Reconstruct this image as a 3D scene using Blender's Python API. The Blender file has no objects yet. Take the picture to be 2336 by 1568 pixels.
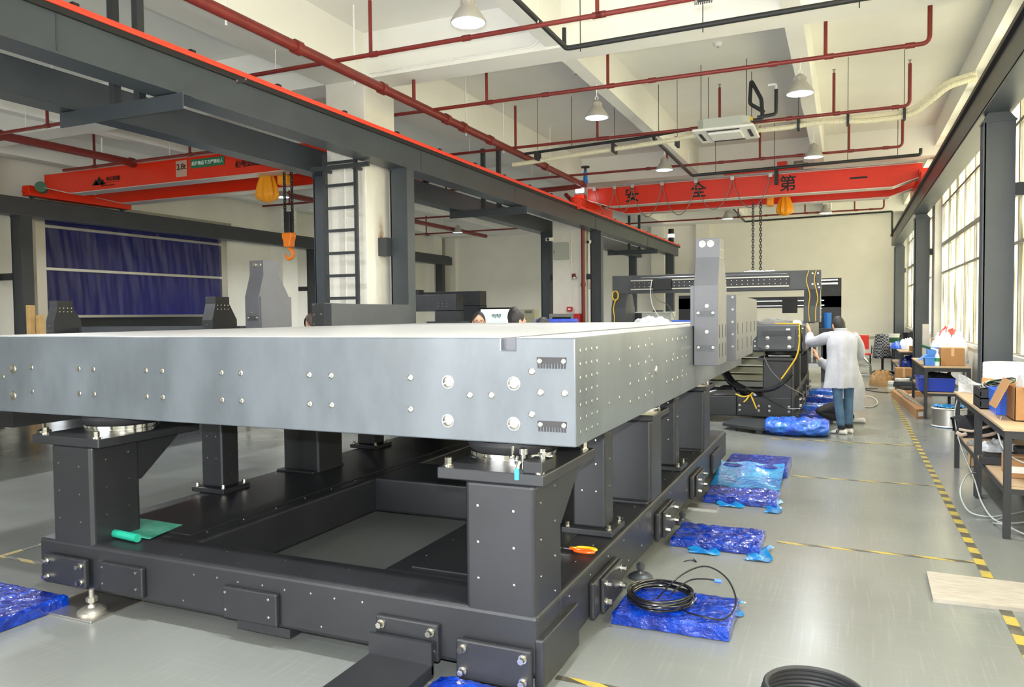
import bpy, bmesh, math, random
from mathutils import Vector, Matrix, Quaternion, noise
random.seed(7)
D = bpy.data
SC = bpy.context.scene
COL = SC.collection
PI = math.pi

# ------------------------------------------------------------------ camera
cam = D.objects.new('camera', D.cameras.new('camera'))
COL.objects.link(cam)
RT = Vector((0.915607, 0.401934, -0.010630))
DN = Vector((0.005435, -0.038808, -0.999232))
FW = Vector((-0.402038, 0.914846, -0.037717))
mw = Matrix((RT, -DN, -FW)).transposed().to_4x4()
mw.translation = (0, 0, 1.65)
cam.matrix_world = mw
cam.data.sensor_width = 36
cam.data.lens = 1738.17 / 2336 * 36
cam.data.clip_start = 0.05
cam.data.clip_end = 200
SC.camera = cam

# ------------------------------------------------------------------ world, exposure
W = D.worlds.new('overcast_sky'); SC.world = W
W.use_nodes = True
W.node_tree.nodes['Background'].inputs[0].default_value = (0.90, 0.96, 1.0, 1)
W.node_tree.nodes['Background'].inputs[1].default_value = 1.6
SC.view_settings.view_transform = 'Standard'
SC.view_settings.look = 'None'
SC.view_settings.gamma = 1
SC.view_settings.use_curve_mapping = False
SC.view_settings.exposure = 0.58

# ------------------------------------------------------------------ daylight
def area(name, loc, rot, sx, sy, power, color=(1, 1, 1), spread=180):
    l = D.lights.new(name, 'AREA'); l.shape = 'RECTANGLE'; l.size = sx; l.size_y = sy
    l.energy = power; l.color = color; l.spread = math.radians(spread)
    o = D.objects.new(name, l); COL.objects.link(o); o.location = loc; o.rotation_euler = rot
    return o
DAY = (1.0, 0.965, 0.885)
# daylight arriving at each window bay of the right wall, just outside the panes
for yc, ln, pw in ((-3.4, 5.6, 620), (4.6, 8.6, 950), (14.4, 8.4, 560), (24.0, 8.4, 680)):
    area('window_daylight', (2.5, yc, 3.1), (0, PI / 2, 0), 4.0, ln, pw, DAY)
# fill light at an unseen opening, added behind the camera to brighten the hall
area('rear_fill_light', (-5.4, -6.7, 2.1), (PI / 2, 0, 0), 6.6, 3.8, 520, (0.97, 0.985, 1.0))
# the flash on the camera
fl = D.lights.new('camera_flash', 'SPOT'); fl.energy = 620; fl.color = (0.93, 0.96, 1.0); fl.shadow_soft_size = 0.02
fl.spot_size = math.radians(95); fl.spot_blend = 0.6
flo = D.objects.new('camera_flash', fl); COL.objects.link(flo)
fm = mw.copy(); fm.translation = Vector((0, 0, 1.65)) + Vector((0, 0, 0.14)); flo.matrix_world = fm

# ------------------------------------------------------------------ materials
def lin(c):
    return tuple((x / 12.92 if x <= 0.04045 else ((x + 0.055) / 1.055) ** 2.4) for x in [v / 255 for v in c]) + (1,)
MATS = {}
def mat(name, rgb, rough=0.5, metal=0.0, var=0.0, scale=6.0, bump=0.0, bscale=40.0, coat=0.0, rgb2=None, stretch=None, emit=0.0, alpha=1.0, trans=0.0, spec=0.5, detail=6, rvar=0.0):
    if name in MATS: return MATS[name]
    m = D.materials.new(name); m.use_nodes = True; MATS[name] = m
    nt = m.node_tree; N = nt.nodes; L = nt.links
    p = N['Principled BSDF']
    p.inputs['Roughness'].default_value = rough
    p.inputs['Metallic'].default_value = metal
    p.inputs['Specular IOR Level'].default_value = spec
    p.inputs['Coat Weight'].default_value = coat
    p.inputs['Coat Roughness'].default_value = 0.05
    p.inputs['Alpha'].default_value = alpha
    p.inputs['Transmission Weight'].default_value = trans
    c = lin(rgb)
    p.inputs['Base Color'].default_value = c
    if emit:
        p.inputs['Emission Color'].default_value = c
        p.inputs['Emission Strength'].default_value = emit
    if var or bump or rgb2 or rvar:
        tc = N.new('ShaderNodeTexCoord'); mp = N.new('ShaderNodeMapping')
        L.new(tc.outputs['Object'], mp.inputs['Vector'])
        if stretch: mp.inputs['Scale'].default_value = stretch
    if var or rgb2 or rvar:
        n = N.new('ShaderNodeTexNoise'); n.inputs['Scale'].default_value = scale; n.inputs['Detail'].default_value = detail; n.inputs['Roughness'].default_value = 0.6
        L.new(mp.outputs[0], n.inputs['Vector'])
        if var or rgb2:
            r = N.new('ShaderNodeValToRGB')
            a = lin(rgb2) if rgb2 else tuple(x * (1 - var) for x in c[:3]) + (1,)
            b = c if rgb2 else tuple(min(1, x * (1 + var)) for x in c[:3]) + (1,)
            r.color_ramp.elements[0].position = 0.33; r.color_ramp.elements[0].color = a
            r.color_ramp.elements[1].position = 0.67; r.color_ramp.elements[1].color = b
            L.new(n.outputs['Fac'], r.inputs[0]); L.new(r.outputs[0], p.inputs['Base Color'])
        if rvar:
            mr = N.new('ShaderNodeMapRange'); mr.inputs['From Min'].default_value = 0.3; mr.inputs['From Max'].default_value = 0.7
            mr.inputs['To Min'].default_value = max(0.02, rough - rvar); mr.inputs['To Max'].default_value = rough + rvar
            L.new(n.outputs['Fac'], mr.inputs['Value']); L.new(mr.outputs[0], p.inputs['Roughness'])
    if bump:
        n2 = N.new('ShaderNodeTexNoise'); n2.inputs['Scale'].default_value = bscale; n2.inputs['Detail'].default_value = 4
        L.new(mp.outputs[0], n2.inputs['Vector'])
        b2 = N.new('ShaderNodeBump'); b2.inputs['Strength'].default_value = bump; b2.inputs['Distance'].default_value = 0.02
        L.new(n2.outputs['Fac'], b2.inputs['Height']); L.new(b2.outputs[0], p.inputs['Normal'])
    return m

mat('wall', (236, 233, 222), 0.75, var=0.035, scale=1.1)
mat('ceil', (232, 231, 224), 0.8, var=0.03, scale=0.8)
mat('concrete', (228, 225, 216), 0.75, var=0.05, scale=2.5)
mat('granite', (90, 96, 101), 0.3, var=0.24, scale=2.6, stretch=(1, 1, .45))
mat('granite_grey', (86, 87, 93), 0.42, var=0.1, scale=3.5, bump=0.02, bscale=300)
mat('granite_top_glare', (176, 175, 173), 0.34, var=0.05, scale=3)  # lighter granite copy, the bed top's grazing reflection put into the colour
mat('granite_dark', (64, 67, 71), 0.4, var=0.12, scale=3.0, bump=0.02, bscale=300)
mat('granite_black', (46, 47, 50), 0.45, var=0.15, scale=4)
mat('black_paint', (34, 35, 38), 0.42, var=0.18, scale=3.0, bump=0.05, bscale=420)
mat('black_part', (24, 25, 27), 0.5)
mat('rubber', (38, 38, 40), 0.6, var=0.2, scale=8)
mat('steel_paint', (64, 70, 76), 0.38, var=0.12, scale=1.6)
mat('steel_dark', (56, 59, 63), 0.4, var=0.1, scale=2)
mat('chrome', (225, 224, 220), 0.12, metal=1.0)
mat('bolt', (205, 202, 192), 0.22, metal=1.0)
mat('alu', (200, 200, 198), 0.3, metal=1.0)
mat('brushed', (206, 202, 196), 0.4, metal=1.0, bump=0.08, bscale=30, stretch=(1, 25, 1))
mat('galv', (168, 165, 155), 0.4, metal=0.8, var=0.1, scale=6)
mat('crane_red', (216, 44, 12), 0.32, var=0.05, scale=1.2)
mat('crane_edge', (206, 196, 186), 0.35, metal=0.4)
mat('bar_red', (255, 72, 48), 0.4)
mat('pipe_red', (118, 36, 30), 0.42, var=0.14, scale=5)
mat('pipe_black', (34, 36, 38), 0.5)
mat('hose', (216, 210, 182), 0.6)
mat('lamp_grey', (176, 172, 164), 0.5, metal=0.3)
mat('lamp_inside', (235, 240, 245), 0.25, metal=0.6)
mat('bulb', (225, 240, 255), 0.3, emit=26.0)
mat('white_plastic', (232, 232, 228), 0.4)
mat('ac_grey', (176, 180, 172), 0.5)
mat('hoist_yellow', (244, 160, 24), 0.45, bump=0.25, bscale=9)
mat('hook_orange', (250, 132, 18), 0.4)
mat('ink', (28, 18, 16), 0.6)
mat('dark_ink', (60, 24, 24), 0.6)
mat('plate_pale', (190, 158, 140), 0.5)
mat('sign_green', (40, 112, 76), 0.5)
mat('sign_white', (228, 238, 230), 0.5)
mat('motor_green', (38, 92, 62), 0.45)
mat('curtain_blue', (28, 30, 96), 0.32, var=0.2, scale=2.2, bump=0.55, bscale=2.4, stretch=(1, 2.4, 0.55))
mat('film_blue', (0, 60, 176), 0.14, rgb2=(0, 24, 110), scale=9, bump=1.0, bscale=26, coat=0.6)
mat('film_cyan', (30, 150, 205), 0.14, rgb2=(18, 96, 176), scale=6, bump=1.0, bscale=14, coat=0.7)
mat('film_clear', (40, 120, 215), 0.14, rgb2=(20, 60, 190), scale=7, bump=1.0, bscale=18, coat=0.8)
mat('card', (170, 126, 82), 0.8, var=0.06, scale=5)
mat('card_light', (206, 172, 130), 0.8, var=0.06, scale=5)
mat('paper_brown', (166, 130, 86), 0.8, var=0.18, scale=9, bump=0.6, bscale=10)
mat('table_top', (184, 158, 126), 0.55, var=0.06, scale=6)
mat('table_black', (40, 40, 42), 0.5)
mat('foam', (238, 240, 240), 0.7, var=0.04, scale=20, stretch=(1, 1, 12))
mat('bag_white', (232, 234, 240), 0.45, var=0.08, scale=9, bump=0.9, bscale=11)
mat('bag_clear', (200, 204, 206), 0.2, var=0.15, scale=14, bump=1.0, bscale=22)
mat('bag_red', (240, 66, 62), 0.35, var=0.15, scale=10, bump=0.8, bscale=16)
mat('bin_blue', (48, 100, 214), 0.35)
mat('bin_light', (84, 150, 240), 0.4)
mat('tote_blue', (36, 62, 170), 0.3, bump=0.3, bscale=12)
mat('cloth_black', (26, 26, 30), 0.85, bump=0.5, bscale=14)
mat('cloth_stripe', (196, 178, 160), 0.8)
mat('coat', (178, 179, 187), 0.7, var=0.1, scale=6, bump=0.5, bscale=5)
mat('jeans', (74, 104, 132), 0.8, var=0.22, scale=6, bump=0.3, bscale=12)
mat('trousers_black', (30, 30, 34), 0.8, bump=0.3, bscale=10)
mat('skin', (214, 162, 134), 0.5)
mat('hair', (32, 26, 24), 0.5, var=0.3, scale=60, bump=0.4, bscale=90)
mat('hair_brown', (62, 44, 38), 0.45, var=0.3, scale=60, bump=0.4, bscale=90)
mat('shoe', (226, 222, 216), 0.5)
mat('shirt_blue', (70, 92, 130), 0.8)
mat('shirt_grey', (110, 112, 118), 0.8)
mat('green_mat', (36, 150, 124), 0.5, rgb2=(112, 188, 166), scale=7, detail=8)
mat('green_roll', (30, 150, 124), 0.45)
mat('orange', (250, 92, 20), 0.3, coat=0.4)
mat('yellow', (252, 186, 12), 0.3, coat=0.4)
mat('cable_black', (22, 22, 24), 0.22, coat=0.4)
mat('cable_yellow', (214, 176, 40), 0.45)
mat('cable_grey', (112, 110, 106), 0.5)
mat('tube_clear', (178, 184, 180), 0.12, coat=0.6)
mat('board', (170, 163, 152), 0.55, rgb2=(148, 141, 130), scale=6, stretch=(1.2, 7, 1))
mat('blue_fit', (60, 170, 240), 0.35)
mat('slot_dark', (50, 48, 50), 0.6)
mat('wood', (206, 170, 112), 0.7, var=0.1, scale=8)
mat('red_box', (184, 34, 40), 0.4)
mat('cab_beige', (192, 190, 158), 0.5)
mat('chair_red', (214, 48, 34), 0.45)
mat('rust', (176, 122, 66), 0.8, var=0.3, scale=8)
mat('glow_white', (255, 255, 255), 0.4, emit=9)
mat('spool_blue', (36, 120, 206), 0.4)
mat('cream_tape', (228, 220, 196), 0.4)
mat('plug_blue', (60, 110, 230), 0.4)
mat('water_label', (40, 130, 80), 0.5)
mat('pet', (206, 222, 236), 0.1)
mat('tyre', (40, 40, 42), 0.55)
mat('glasses', (30, 30, 32), 0.3)
mat('screen_dark', (18, 18, 20), 0.3)

def screen_mat():
    m = D.materials.new('screen_lit'); m.use_nodes = True; MATS['screen_lit'] = m
    p = m.node_tree.nodes['Principled BSDF']
    p.inputs['Base Color'].default_value = lin((190, 208, 206)); p.inputs['Roughness'].default_value = 0.3
    p.inputs['Emission Color'].default_value = lin((205, 224, 222)); p.inputs['Emission Strength'].default_value = 0.55
screen_mat()

def floor_mat():
    m = D.materials.new('epoxy_floor'); m.use_nodes = True; MATS['epoxy_floor'] = m
    nt = m.node_tree; N = nt.nodes; L = nt.links; p = N['Principled BSDF']
    tc = N.new('ShaderNodeTexCoord')
    n1 = N.new('ShaderNodeTexNoise'); n1.inputs['Scale'].default_value = 0.7; n1.inputs['Detail'].default_value = 3; n1.inputs['Roughness'].default_value = 0.5
    L.new(tc.outputs['Object'], n1.inputs['Vector'])
    r = N.new('ShaderNodeValToRGB')
    r.color_ramp.elements[0].position = 0.3; r.color_ramp.elements[0].color = lin((113, 116, 113))
    r.color_ramp.elements[1].position = 0.7; r.color_ramp.elements[1].color = lin((127, 130, 126))
    L.new(n1.outputs['Fac'], r.inputs[0])
    # fine dust scratches, drawn along two directions
    prev = r.outputs[0]
    for sc_, rot, lo in (((34, 1.1, 1), 0.5, 0.70), ((0.9, 30, 1), 0.2, 0.72)):
        mp = N.new('ShaderNodeMapping'); mp.inputs['Scale'].default_value = sc_; mp.inputs['Rotation'].default_value = (0, 0, rot)
        L.new(tc.outputs['Object'], mp.inputs['Vector'])
        n2 = N.new('ShaderNodeTexNoise'); n2.inputs['Scale'].default_value = 2.2; n2.inputs['Detail'].default_value = 3; n2.inputs['Roughness'].default_value = 0.5
        L.new(mp.outputs[0], n2.inputs['Vector'])
        mr = N.new('ShaderNodeMapRange'); mr.inputs['From Min'].default_value = lo - 0.14; mr.inputs['From Max'].default_value = lo + 0.05; mr.inputs['To Max'].default_value = 0.06
        L.new(n2.outputs['Fac'], mr.inputs['Value'])
        mx = N.new('ShaderNodeMix'); mx.data_type = 'RGBA'
        L.new(mr.outputs[0], mx.inputs['Factor']); L.new(prev, mx.inputs[6]); mx.inputs[7].default_value = lin((205, 204, 198))
        prev = mx.outputs[2]
    L.new(prev, p.inputs['Base Color'])
    n3 = N.new('ShaderNodeTexNoise'); n3.inputs['Scale'].default_value = 1.6; n3.inputs['Detail'].default_value = 2
    L.new(tc.outputs['Object'], n3.inputs['Vector'])
    mr = N.new('ShaderNodeMapRange'); mr.inputs['From Min'].default_value = 0.3; mr.inputs['From Max'].default_value = 0.7
    mr.inputs['To Min'].default_value = 0.19; mr.inputs['To Max'].default_value = 0.262
    L.new(n3.outputs['Fac'], mr.inputs['Value']); L.new(mr.outputs[0], p.inputs['Roughness'])
    b = N.new('ShaderNodeBump'); b.inputs['Strength'].default_value = 0.04; b.inputs['Distance'].default_value = 0.02
    p.inputs['Specular IOR Level'].default_value = 0.5
floor_mat()

def tape_mat(name, ax, period, slant):
    m = D.materials.new(name); m.use_nodes = True; MATS[name] = m
    nt = m.node_tree; N = nt.nodes; L = nt.links; p = N['Principled BSDF']; p.inputs['Roughness'].default_value = 0.45
    tc = N.new('ShaderNodeTexCoord'); sp = N.new('ShaderNodeSeparateXYZ'); L.new(tc.outputs['Object'], sp.inputs[0])
    a = N.new('ShaderNodeMath'); a.operation = 'MULTIPLY_ADD'; a.inputs[1].default_value = slant
    L.new(sp.outputs[1 - ax], a.inputs[0]); L.new(sp.outputs[ax], a.inputs[2])
    d = N.new('ShaderNodeMath'); d.operation = 'DIVIDE'; d.inputs[1].default_value = period; L.new(a.outputs[0], d.inputs[0])
    f = N.new('ShaderNodeMath'); f.operation = 'FRACT'; L.new(d.outputs[0], f.inputs[0])
    g = N.new('ShaderNodeMath'); g.operation = 'GREATER_THAN'; g.inputs[1].default_value = 0.5; L.new(f.outputs[0], g.inputs[0])
    n = N.new('ShaderNodeTexNoise'); n.inputs['Scale'].default_value = 9; L.new(tc.outputs['Object'], n.inputs['Vector'])
    mx = N.new('ShaderNodeMix'); mx.data_type = 'RGBA'; L.new(g.outputs[0], mx.inputs['Factor'])
    mx.inputs[6].default_value = lin((172, 150, 52)); mx.inputs[7].default_value = lin((70, 66, 54))
    mr = N.new('ShaderNodeMapRange'); mr.inputs['From Min'].default_value = 0.45; mr.inputs['From Max'].default_value = 0.75; mr.inputs['To Max'].default_value = 0.45
    L.new(n.outputs['Fac'], mr.inputs['Value'])
    m2 = N.new('ShaderNodeMix'); m2.data_type = 'RGBA'; L.new(mr.outputs[0], m2.inputs['Factor']); L.new(mx.outputs[2], m2.inputs[6]); m2.inputs[7].default_value = lin((124, 124, 116))
    L.new(m2.outputs[2], p.inputs['Base Color'])
tape_mat('tape_y', 1, 0.26, 0.25)
tape_mat('tape_x', 0, 0.30, 2.6)

def pane_mat():
    m = D.materials.new('window_pane'); m.use_nodes = True; MATS['window_pane'] = m
    nt = m.node_tree; N = nt.nodes; L = nt.links; N.remove(N['Principled BSDF']); out = N['Material Output']
    tc = N.new('ShaderNodeTexCoord'); mp = N.new('ShaderNodeMapping'); mp.inputs['Scale'].default_value = (1, 5.5, 0.5)
    L.new(tc.outputs['Object'], mp.inputs['Vector'])
    n = N.new('ShaderNodeTexNoise'); n.inputs['Scale'].default_value = 1.5; n.inputs['Detail'].default_value = 5; n.inputs['Distortion'].default_value = 0.6
    L.new(mp.outputs[0], n.inputs['Vector'])
    r = N.new('ShaderNodeValToRGB')
    r.color_ramp.elements[0].position = 0.34; r.color_ramp.elements[0].color = lin((120, 116, 92))
    r.color_ramp.elements[1].position = 0.62; r.color_ramp.elements[1].color = lin((226, 222, 196))
    L.new(n.outputs['Fac'], r.inputs[0])
    tl = N.new('ShaderNodeBsdfTranslucent'); L.new(r.outputs[0], tl.inputs[0])
    tp = N.new('ShaderNodeBsdfTransparent'); tp.inputs[0].default_value = (1, 1, 0.97, 1)
    gl = N.new('ShaderNodeBsdfGlossy'); gl.inputs['Roughness'].default_value = 0.15
    mr = N.new('ShaderNodeMapRange'); mr.inputs['From Min'].default_value = 0.40; mr.inputs['From Max'].default_value = 0.66; mr.inputs['To Min'].default_value = 0.04; mr.inputs['To Max'].default_value = 0.55
    L.new(n.outputs['Fac'], mr.inputs['Value'])
    a = N.new('ShaderNodeMixShader'); L.new(mr.outputs[0], a.inputs[0]); L.new(tl.outputs[0], a.inputs[1]); L.new(tp.outputs[0], a.inputs[2])
    b = N.new('ShaderNodeMixShader'); b.inputs[0].default_value = 0.06; L.new(a.outputs[0], b.inputs[1]); L.new(gl.outputs[0], b.inputs[2])
    L.new(b.outputs[0], out.inputs[0])
pane_mat()

def plaid_mat():
    m = D.materials.new('plaid'); m.use_nodes = True; MATS['plaid'] = m
    nt = m.node_tree; N = nt.nodes; L = nt.links; p = N['Principled BSDF']; p.inputs['Roughness'].default_value = 0.9
    tc = N.new('ShaderNodeTexCoord'); ck = N.new('ShaderNodeTexChecker'); ck.inputs['Scale'].default_value = 26
    ck.inputs[1].default_value = lin((26, 26, 30)); ck.inputs[2].default_value = lin((150, 150, 152))
    L.new(tc.outputs['Object'], ck.inputs['Vector']); L.new(ck.outputs[0], p.inputs['Base Color'])
plaid_mat()

# ------------------------------------------------------------------ mesh helpers
def wloc(o):
    v = Vector((0, 0, 0))
    while o is not None: v += o.location; o = o.parent
    return v
class MB:
    def __init__(s): s.v = []; s.f = []; s.m = []; s.cur = 0
    def add(s, vs, fs):
        b = len(s.v); s.v += [Vector(p) for p in vs]; s.f += [tuple(b + i for i in f) for f in fs]; s.m += [s.cur] * len(fs); return s
    def mat(s, i): s.cur = i; return s
    def box(s, x0, x1, y0, y1, z0, z1):
        if x0 > x1: x0, x1 = x1, x0
        if y0 > y1: y0, y1 = y1, y0
        if z0 > z1: z0, z1 = z1, z0
        return s.add([(x0, y0, z0), (x1, y0, z0), (x1, y1, z0), (x0, y1, z0), (x0, y0, z1), (x1, y0, z1), (x1, y1, z1), (x0, y1, z1)],
                     [(0, 3, 2, 1), (4, 5, 6, 7), (0, 1, 5, 4), (1, 2, 6, 5), (2, 3, 7, 6), (3, 0, 4, 7)])
    def obox(s, c, size, rot=(0, 0, 0)):
        b = MB(); hx, hy, hz = [k / 2 for k in size]; b.box(-hx, hx, -hy, hy, -hz, hz)
        from mathutils import Euler
        R_ = Euler(rot).to_matrix(); c = Vector(c)
        return s.add([R_ @ p + c for p in b.v], b.f)
    def prism(s, poly, ax, a0, a1):
        n = len(poly)
        def P(u, v, a): return (a, u, v) if ax == 0 else (u, a, v) if ax == 1 else (u, v, a)
        vs = [P(u, v, a0) for u, v in poly] + [P(u, v, a1) for u, v in poly]
        return s.add(vs, [tuple(range(n - 1, -1, -1)), tuple(range(n, 2 * n))] + [(i, (i + 1) % n, n + (i + 1) % n, n + i) for i in range(n)])
    def cyl(s, p0, p1, r, r1=None, n=12, caps=True):
        return s.tube([p0, p1], [r, r if r1 is None else r1], n, caps)
    def tube(s, pts, r, n=8, caps=True, closed=False):
        pts = [Vector(p) for p in pts]; k = len(pts); rr = r if isinstance(r, (list, tuple)) else [r] * k
        T = []
        for i in range(k):
            if closed: t = pts[(i + 1) % k] - pts[i - 1]
            else: t = (pts[min(i + 1, k - 1)] - pts[max(i - 1, 0)])
            T.append(t.normalized() if t.length > 1e-9 else Vector((0, 0, 1)))
        u = T[0].orthogonal().normalized(); vs = []
        for i in range(k):
            if i: u = (T[i - 1].rotation_difference(T[i]) @ u); u = (u - T[i] * u.dot(T[i])).normalized()
            w = T[i].cross(u)
            for j in range(n):
                a = 2 * PI * j / n; vs.append(pts[i] + (u * math.cos(a) + w * math.sin(a)) * rr[i])
        fs = []
        for i in range(k if closed else k - 1):
            i2 = (i + 1) % k
            for j in range(n): fs.append((i * n + j, i * n + (j + 1) % n, i2 * n + (j + 1) % n, i2 * n + j))
        if caps and not closed: fs += [tuple(range(n - 1, -1, -1)), tuple(range((k - 1) * n, k * n))]
        return s.add(vs, fs)
    def lathe(s, c, prof, n=24, axis=(0, 0, 1), caps=True):
        q = Vector((0, 0, 1)).rotation_difference(Vector(axis)); c = Vector(c); vs = []
        for r, z in prof:
            for j in range(n):
                a = 2 * PI * j / n; vs.append(c + q @ Vector((r * math.cos(a), r * math.sin(a), z)))
        k = len(prof); fs = [(i * n + j, i * n + (j + 1) % n, (i + 1) * n + (j + 1) % n, (i + 1) * n + j) for i in range(k - 1) for j in range(n)]
        if caps and prof[0][0] > 1e-6: fs.append(tuple(range(n - 1, -1, -1)))
        if caps and prof[-1][0] > 1e-6: fs.append(tuple(range((k - 1) * n, k * n)))
        return s.add(vs, fs)
    def sphere(s, c, r, nu=16, nv=10):
        rx, ry, rz = r if isinstance(r, (tuple, list)) else (r, r, r); c = Vector(c)
        vs = [c + Vector((rx * math.sin(PI * i / nv) * math.cos(2 * PI * j / nu), ry * math.sin(PI * i / nv) * math.sin(2 * PI * j / nu), rz * math.cos(PI * i / nv))) for i in range(nv + 1) for j in range(nu)]
        return s.add(vs, [(i * nu + j, (i + 1) * nu + j, (i + 1) * nu + (j + 1) % nu, i * nu + (j + 1) % nu) for i in range(nv) for j in range(nu)])
    def loft(s, rings, caps=True):
        n = len(rings[0]); vs = [p for r in rings for p in r]
        fs = [(i * n + j, i * n + (j + 1) % n, (i + 1) * n + (j + 1) % n, (i + 1) * n + j) for i in range(len(rings) - 1) for j in range(n)]
        if caps: fs += [tuple(range(n - 1, -1, -1)), tuple(range((len(rings) - 1) * n, len(rings) * n))]
        return s.add(vs, fs)
    def grid(s, fn, nu, nv):
        vs = [fn(i / nu, j / nv) for i in range(nu + 1) for j in range(nv + 1)]
        return s.add(vs, [(i * (nv + 1) + j, (i + 1) * (nv + 1) + j, (i + 1) * (nv + 1) + j + 1, i * (nv + 1) + j + 1) for i in range(nu) for j in range(nv)])
    def xf(s, M_):
        s.v = [M_ @ p for p in s.v]; return s
    def jit(s, amp, sc=6.0, seed=0):
        o = Vector((seed * 7.3, seed * 3.1, seed))
        s.v = [p + noise.noise_vector(p * sc + o) * amp for p in s.v]; return s
    def build(s, name, m, parent=None, smooth=40, bevel=0.0, seg=2):
        me = D.meshes.new(name)
        off = wloc(parent) if parent else None
        if off is None:
            xs = [p.x for p in s.v]; ys = [p.y for p in s.v]; zs = [p.z for p in s.v]
            off = Vector(((min(xs) + max(xs)) / 2, (min(ys) + max(ys)) / 2, min(zs)))
        me.from_pydata([tuple(p - off) for p in s.v], [], s.f)
        ms = m if isinstance(m, (list, tuple)) else [m]
        for k in ms: me.materials.append(MATS[k])
        if len(ms) > 1: me.polygons.foreach_set('material_index', s.m)
        bm = bmesh.new(); bm.from_mesh(me); bmesh.ops.recalc_face_normals(bm, faces=bm.faces); bm.to_mesh(me); bm.free()
        if smooth:
            me.polygons.foreach_set('use_smooth', [True] * len(me.polygons)); me.set_sharp_from_angle(angle=math.radians(smooth))
        o = D.objects.new(name, me); COL.objects.link(o)
        if parent: o.parent = parent
        else: o.location = off
        if bevel:
            b = o.modifiers.new('bevel', 'BEVEL'); b.width = bevel; b.segments = seg; b.limit_method = 'ANGLE'; b.angle_limit = math.radians(50)
        return o
def tag(o, label, cat, group=None):
    o['label'] = label; o['category'] = cat
    if group: o['group'] = group
    return o
def struct(o, label=None):
    o['kind'] = 'structure'
    if label: o['label'] = label
    return o
def stuff(o): o['kind'] = 'stuff'; return o
def thing(name, label, cat, loc, group=None):
    o = D.objects.new(name, None); COL.objects.link(o); o.location = loc; o.empty_display_size = 0.1
    return tag(o, label, cat, group)
def inst(src, name, parent, loc, rot=None):
    o = D.objects.new(name, src if isinstance(src, bpy.types.Mesh) else src.data); COL.objects.link(o); o.parent = parent
    o.location = Vector(loc) - (wloc(parent) if parent else Vector())
    if rot: o.rotation_euler = rot
    return o
def clone(root, loc, label, rotz=None):
    c = root.copy(); COL.objects.link(c); c.location = loc; c['label'] = label
    if rotz is not None: c.rotation_euler = (0, 0, rotz)
    def rec(a, b):
        for ch in list(a.children):
            d = ch.copy(); COL.objects.link(d); d.parent = b; rec(ch, d)
    rec(root, c); return c
def mesh_of(mb, name, m):
    o = mb.build(name, m); o.location = (0, 0, 0); me = o.data
    return me, o
def rawmesh(fn, name, m, smooth=40):
    mb = MB(); fn(mb); me = D.meshes.new(name); me.from_pydata([tuple(p) for p in mb.v], [], mb.f)
    ms = m if isinstance(m, (list, tuple)) else [m]
    for k in ms: me.materials.append(MATS[k])
    if len(ms) > 1: me.polygons.foreach_set('material_index', mb.m)
    bm = bmesh.new(); bm.from_mesh(me); bmesh.ops.recalc_face_normals(bm, faces=bm.faces); bm.to_mesh(me); bm.free()
    me.polygons.foreach_set('use_smooth', [True] * len(me.polygons)); me.set_sharp_from_angle(angle=math.radians(smooth))
    return me
def arc(pts, r=0.06, n=5):
    """round the corners of a polyline"""
    pts = [Vector(p) for p in pts]; out = [pts[0]]
    for i in range(1, len(pts) - 1):
        a, b, c = pts[i - 1], pts[i], pts[i + 1]
        d1 = (a - b); d2 = (c - b); q = min(r, d1.length * 0.45, d2.length * 0.45)
        p1 = b + d1.normalized() * q; p2 = b + d2.normalized() * q
        for k in range(n + 1):
            t = k / n; out.append(p1 * (1 - t) ** 2 + b * 2 * t * (1 - t) + p2 * t * t)
    return out + [pts[-1]]
def spline(pts, n=8):
    pts = [Vector(p) for p in pts]; out = []
    for i in range(len(pts) - 1):
        p0 = pts[max(i - 1, 0)]; p1 = pts[i]; p2 = pts[i + 1]; p3 = pts[min(i + 2, len(pts) - 1)]
        for k in range(n):
            t = k / n
            out.append(0.5 * ((2 * p1) + (p2 - p0) * t + (2 * p0 - 5 * p1 + 4 * p2 - p3) * t * t + (3 * p1 - p0 - 3 * p2 + p3) * t ** 3))
    return out + [pts[-1]]
def text(body, size, loc, rot, name, m, parent, extrude=0.002, sx=1.0, bold=0.0):
    cu = D.curves.new(name, 'FONT'); cu.body = body; cu.size = size; cu.align_x = 'CENTER'; cu.align_y = 'CENTER'; cu.extrude = extrude; cu.offset = bold
    t = D.objects.new(name, cu); COL.objects.link(t)
    dg = bpy.context.evaluated_depsgraph_get(); me = D.meshes.new_from_object(t.evaluated_get(dg))
    D.objects.remove(t); me.materials.clear(); me.materials.append(MATS[m])
    o = D.objects.new(name, me); COL.objects.link(o); o.parent = parent
    o.location = Vector(loc) - (wloc(parent) if parent else Vector()); o.rotation_euler = rot; o.scale = (sx, 1, 1)
    return o
HEX = rawmesh(lambda b: (b.cyl((0, 0, 0), (0, 0, 0.006), 1.0 * 0.017, n=16), b.cyl((0, 0, 0.006), (0, 0, 0.028), 0.0125, n=6)), 'hex_bolt', 'bolt')
def frontbolts(parent, pts, y, s=1.0, name='bolt'):
    for x, z in pts:
        o = inst(HEX, name, parent, (x, y, z), (PI / 2, 0, 0)); o.scale = (s, s, s)
def sidebolts(parent, pts, x, s=1.0, name='bolt'):
    for y, z in pts:
        o = inst(HEX, name, parent, (x, y, z), (0, PI / 2, 0)); o.scale = (s, s, s)
def topbolts(parent, pts, z, s=1.0, name='bolt'):
    for x, y in pts:
        o = inst(HEX, name, parent, (x, y, z)); o.scale = (s, s, s)

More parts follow.
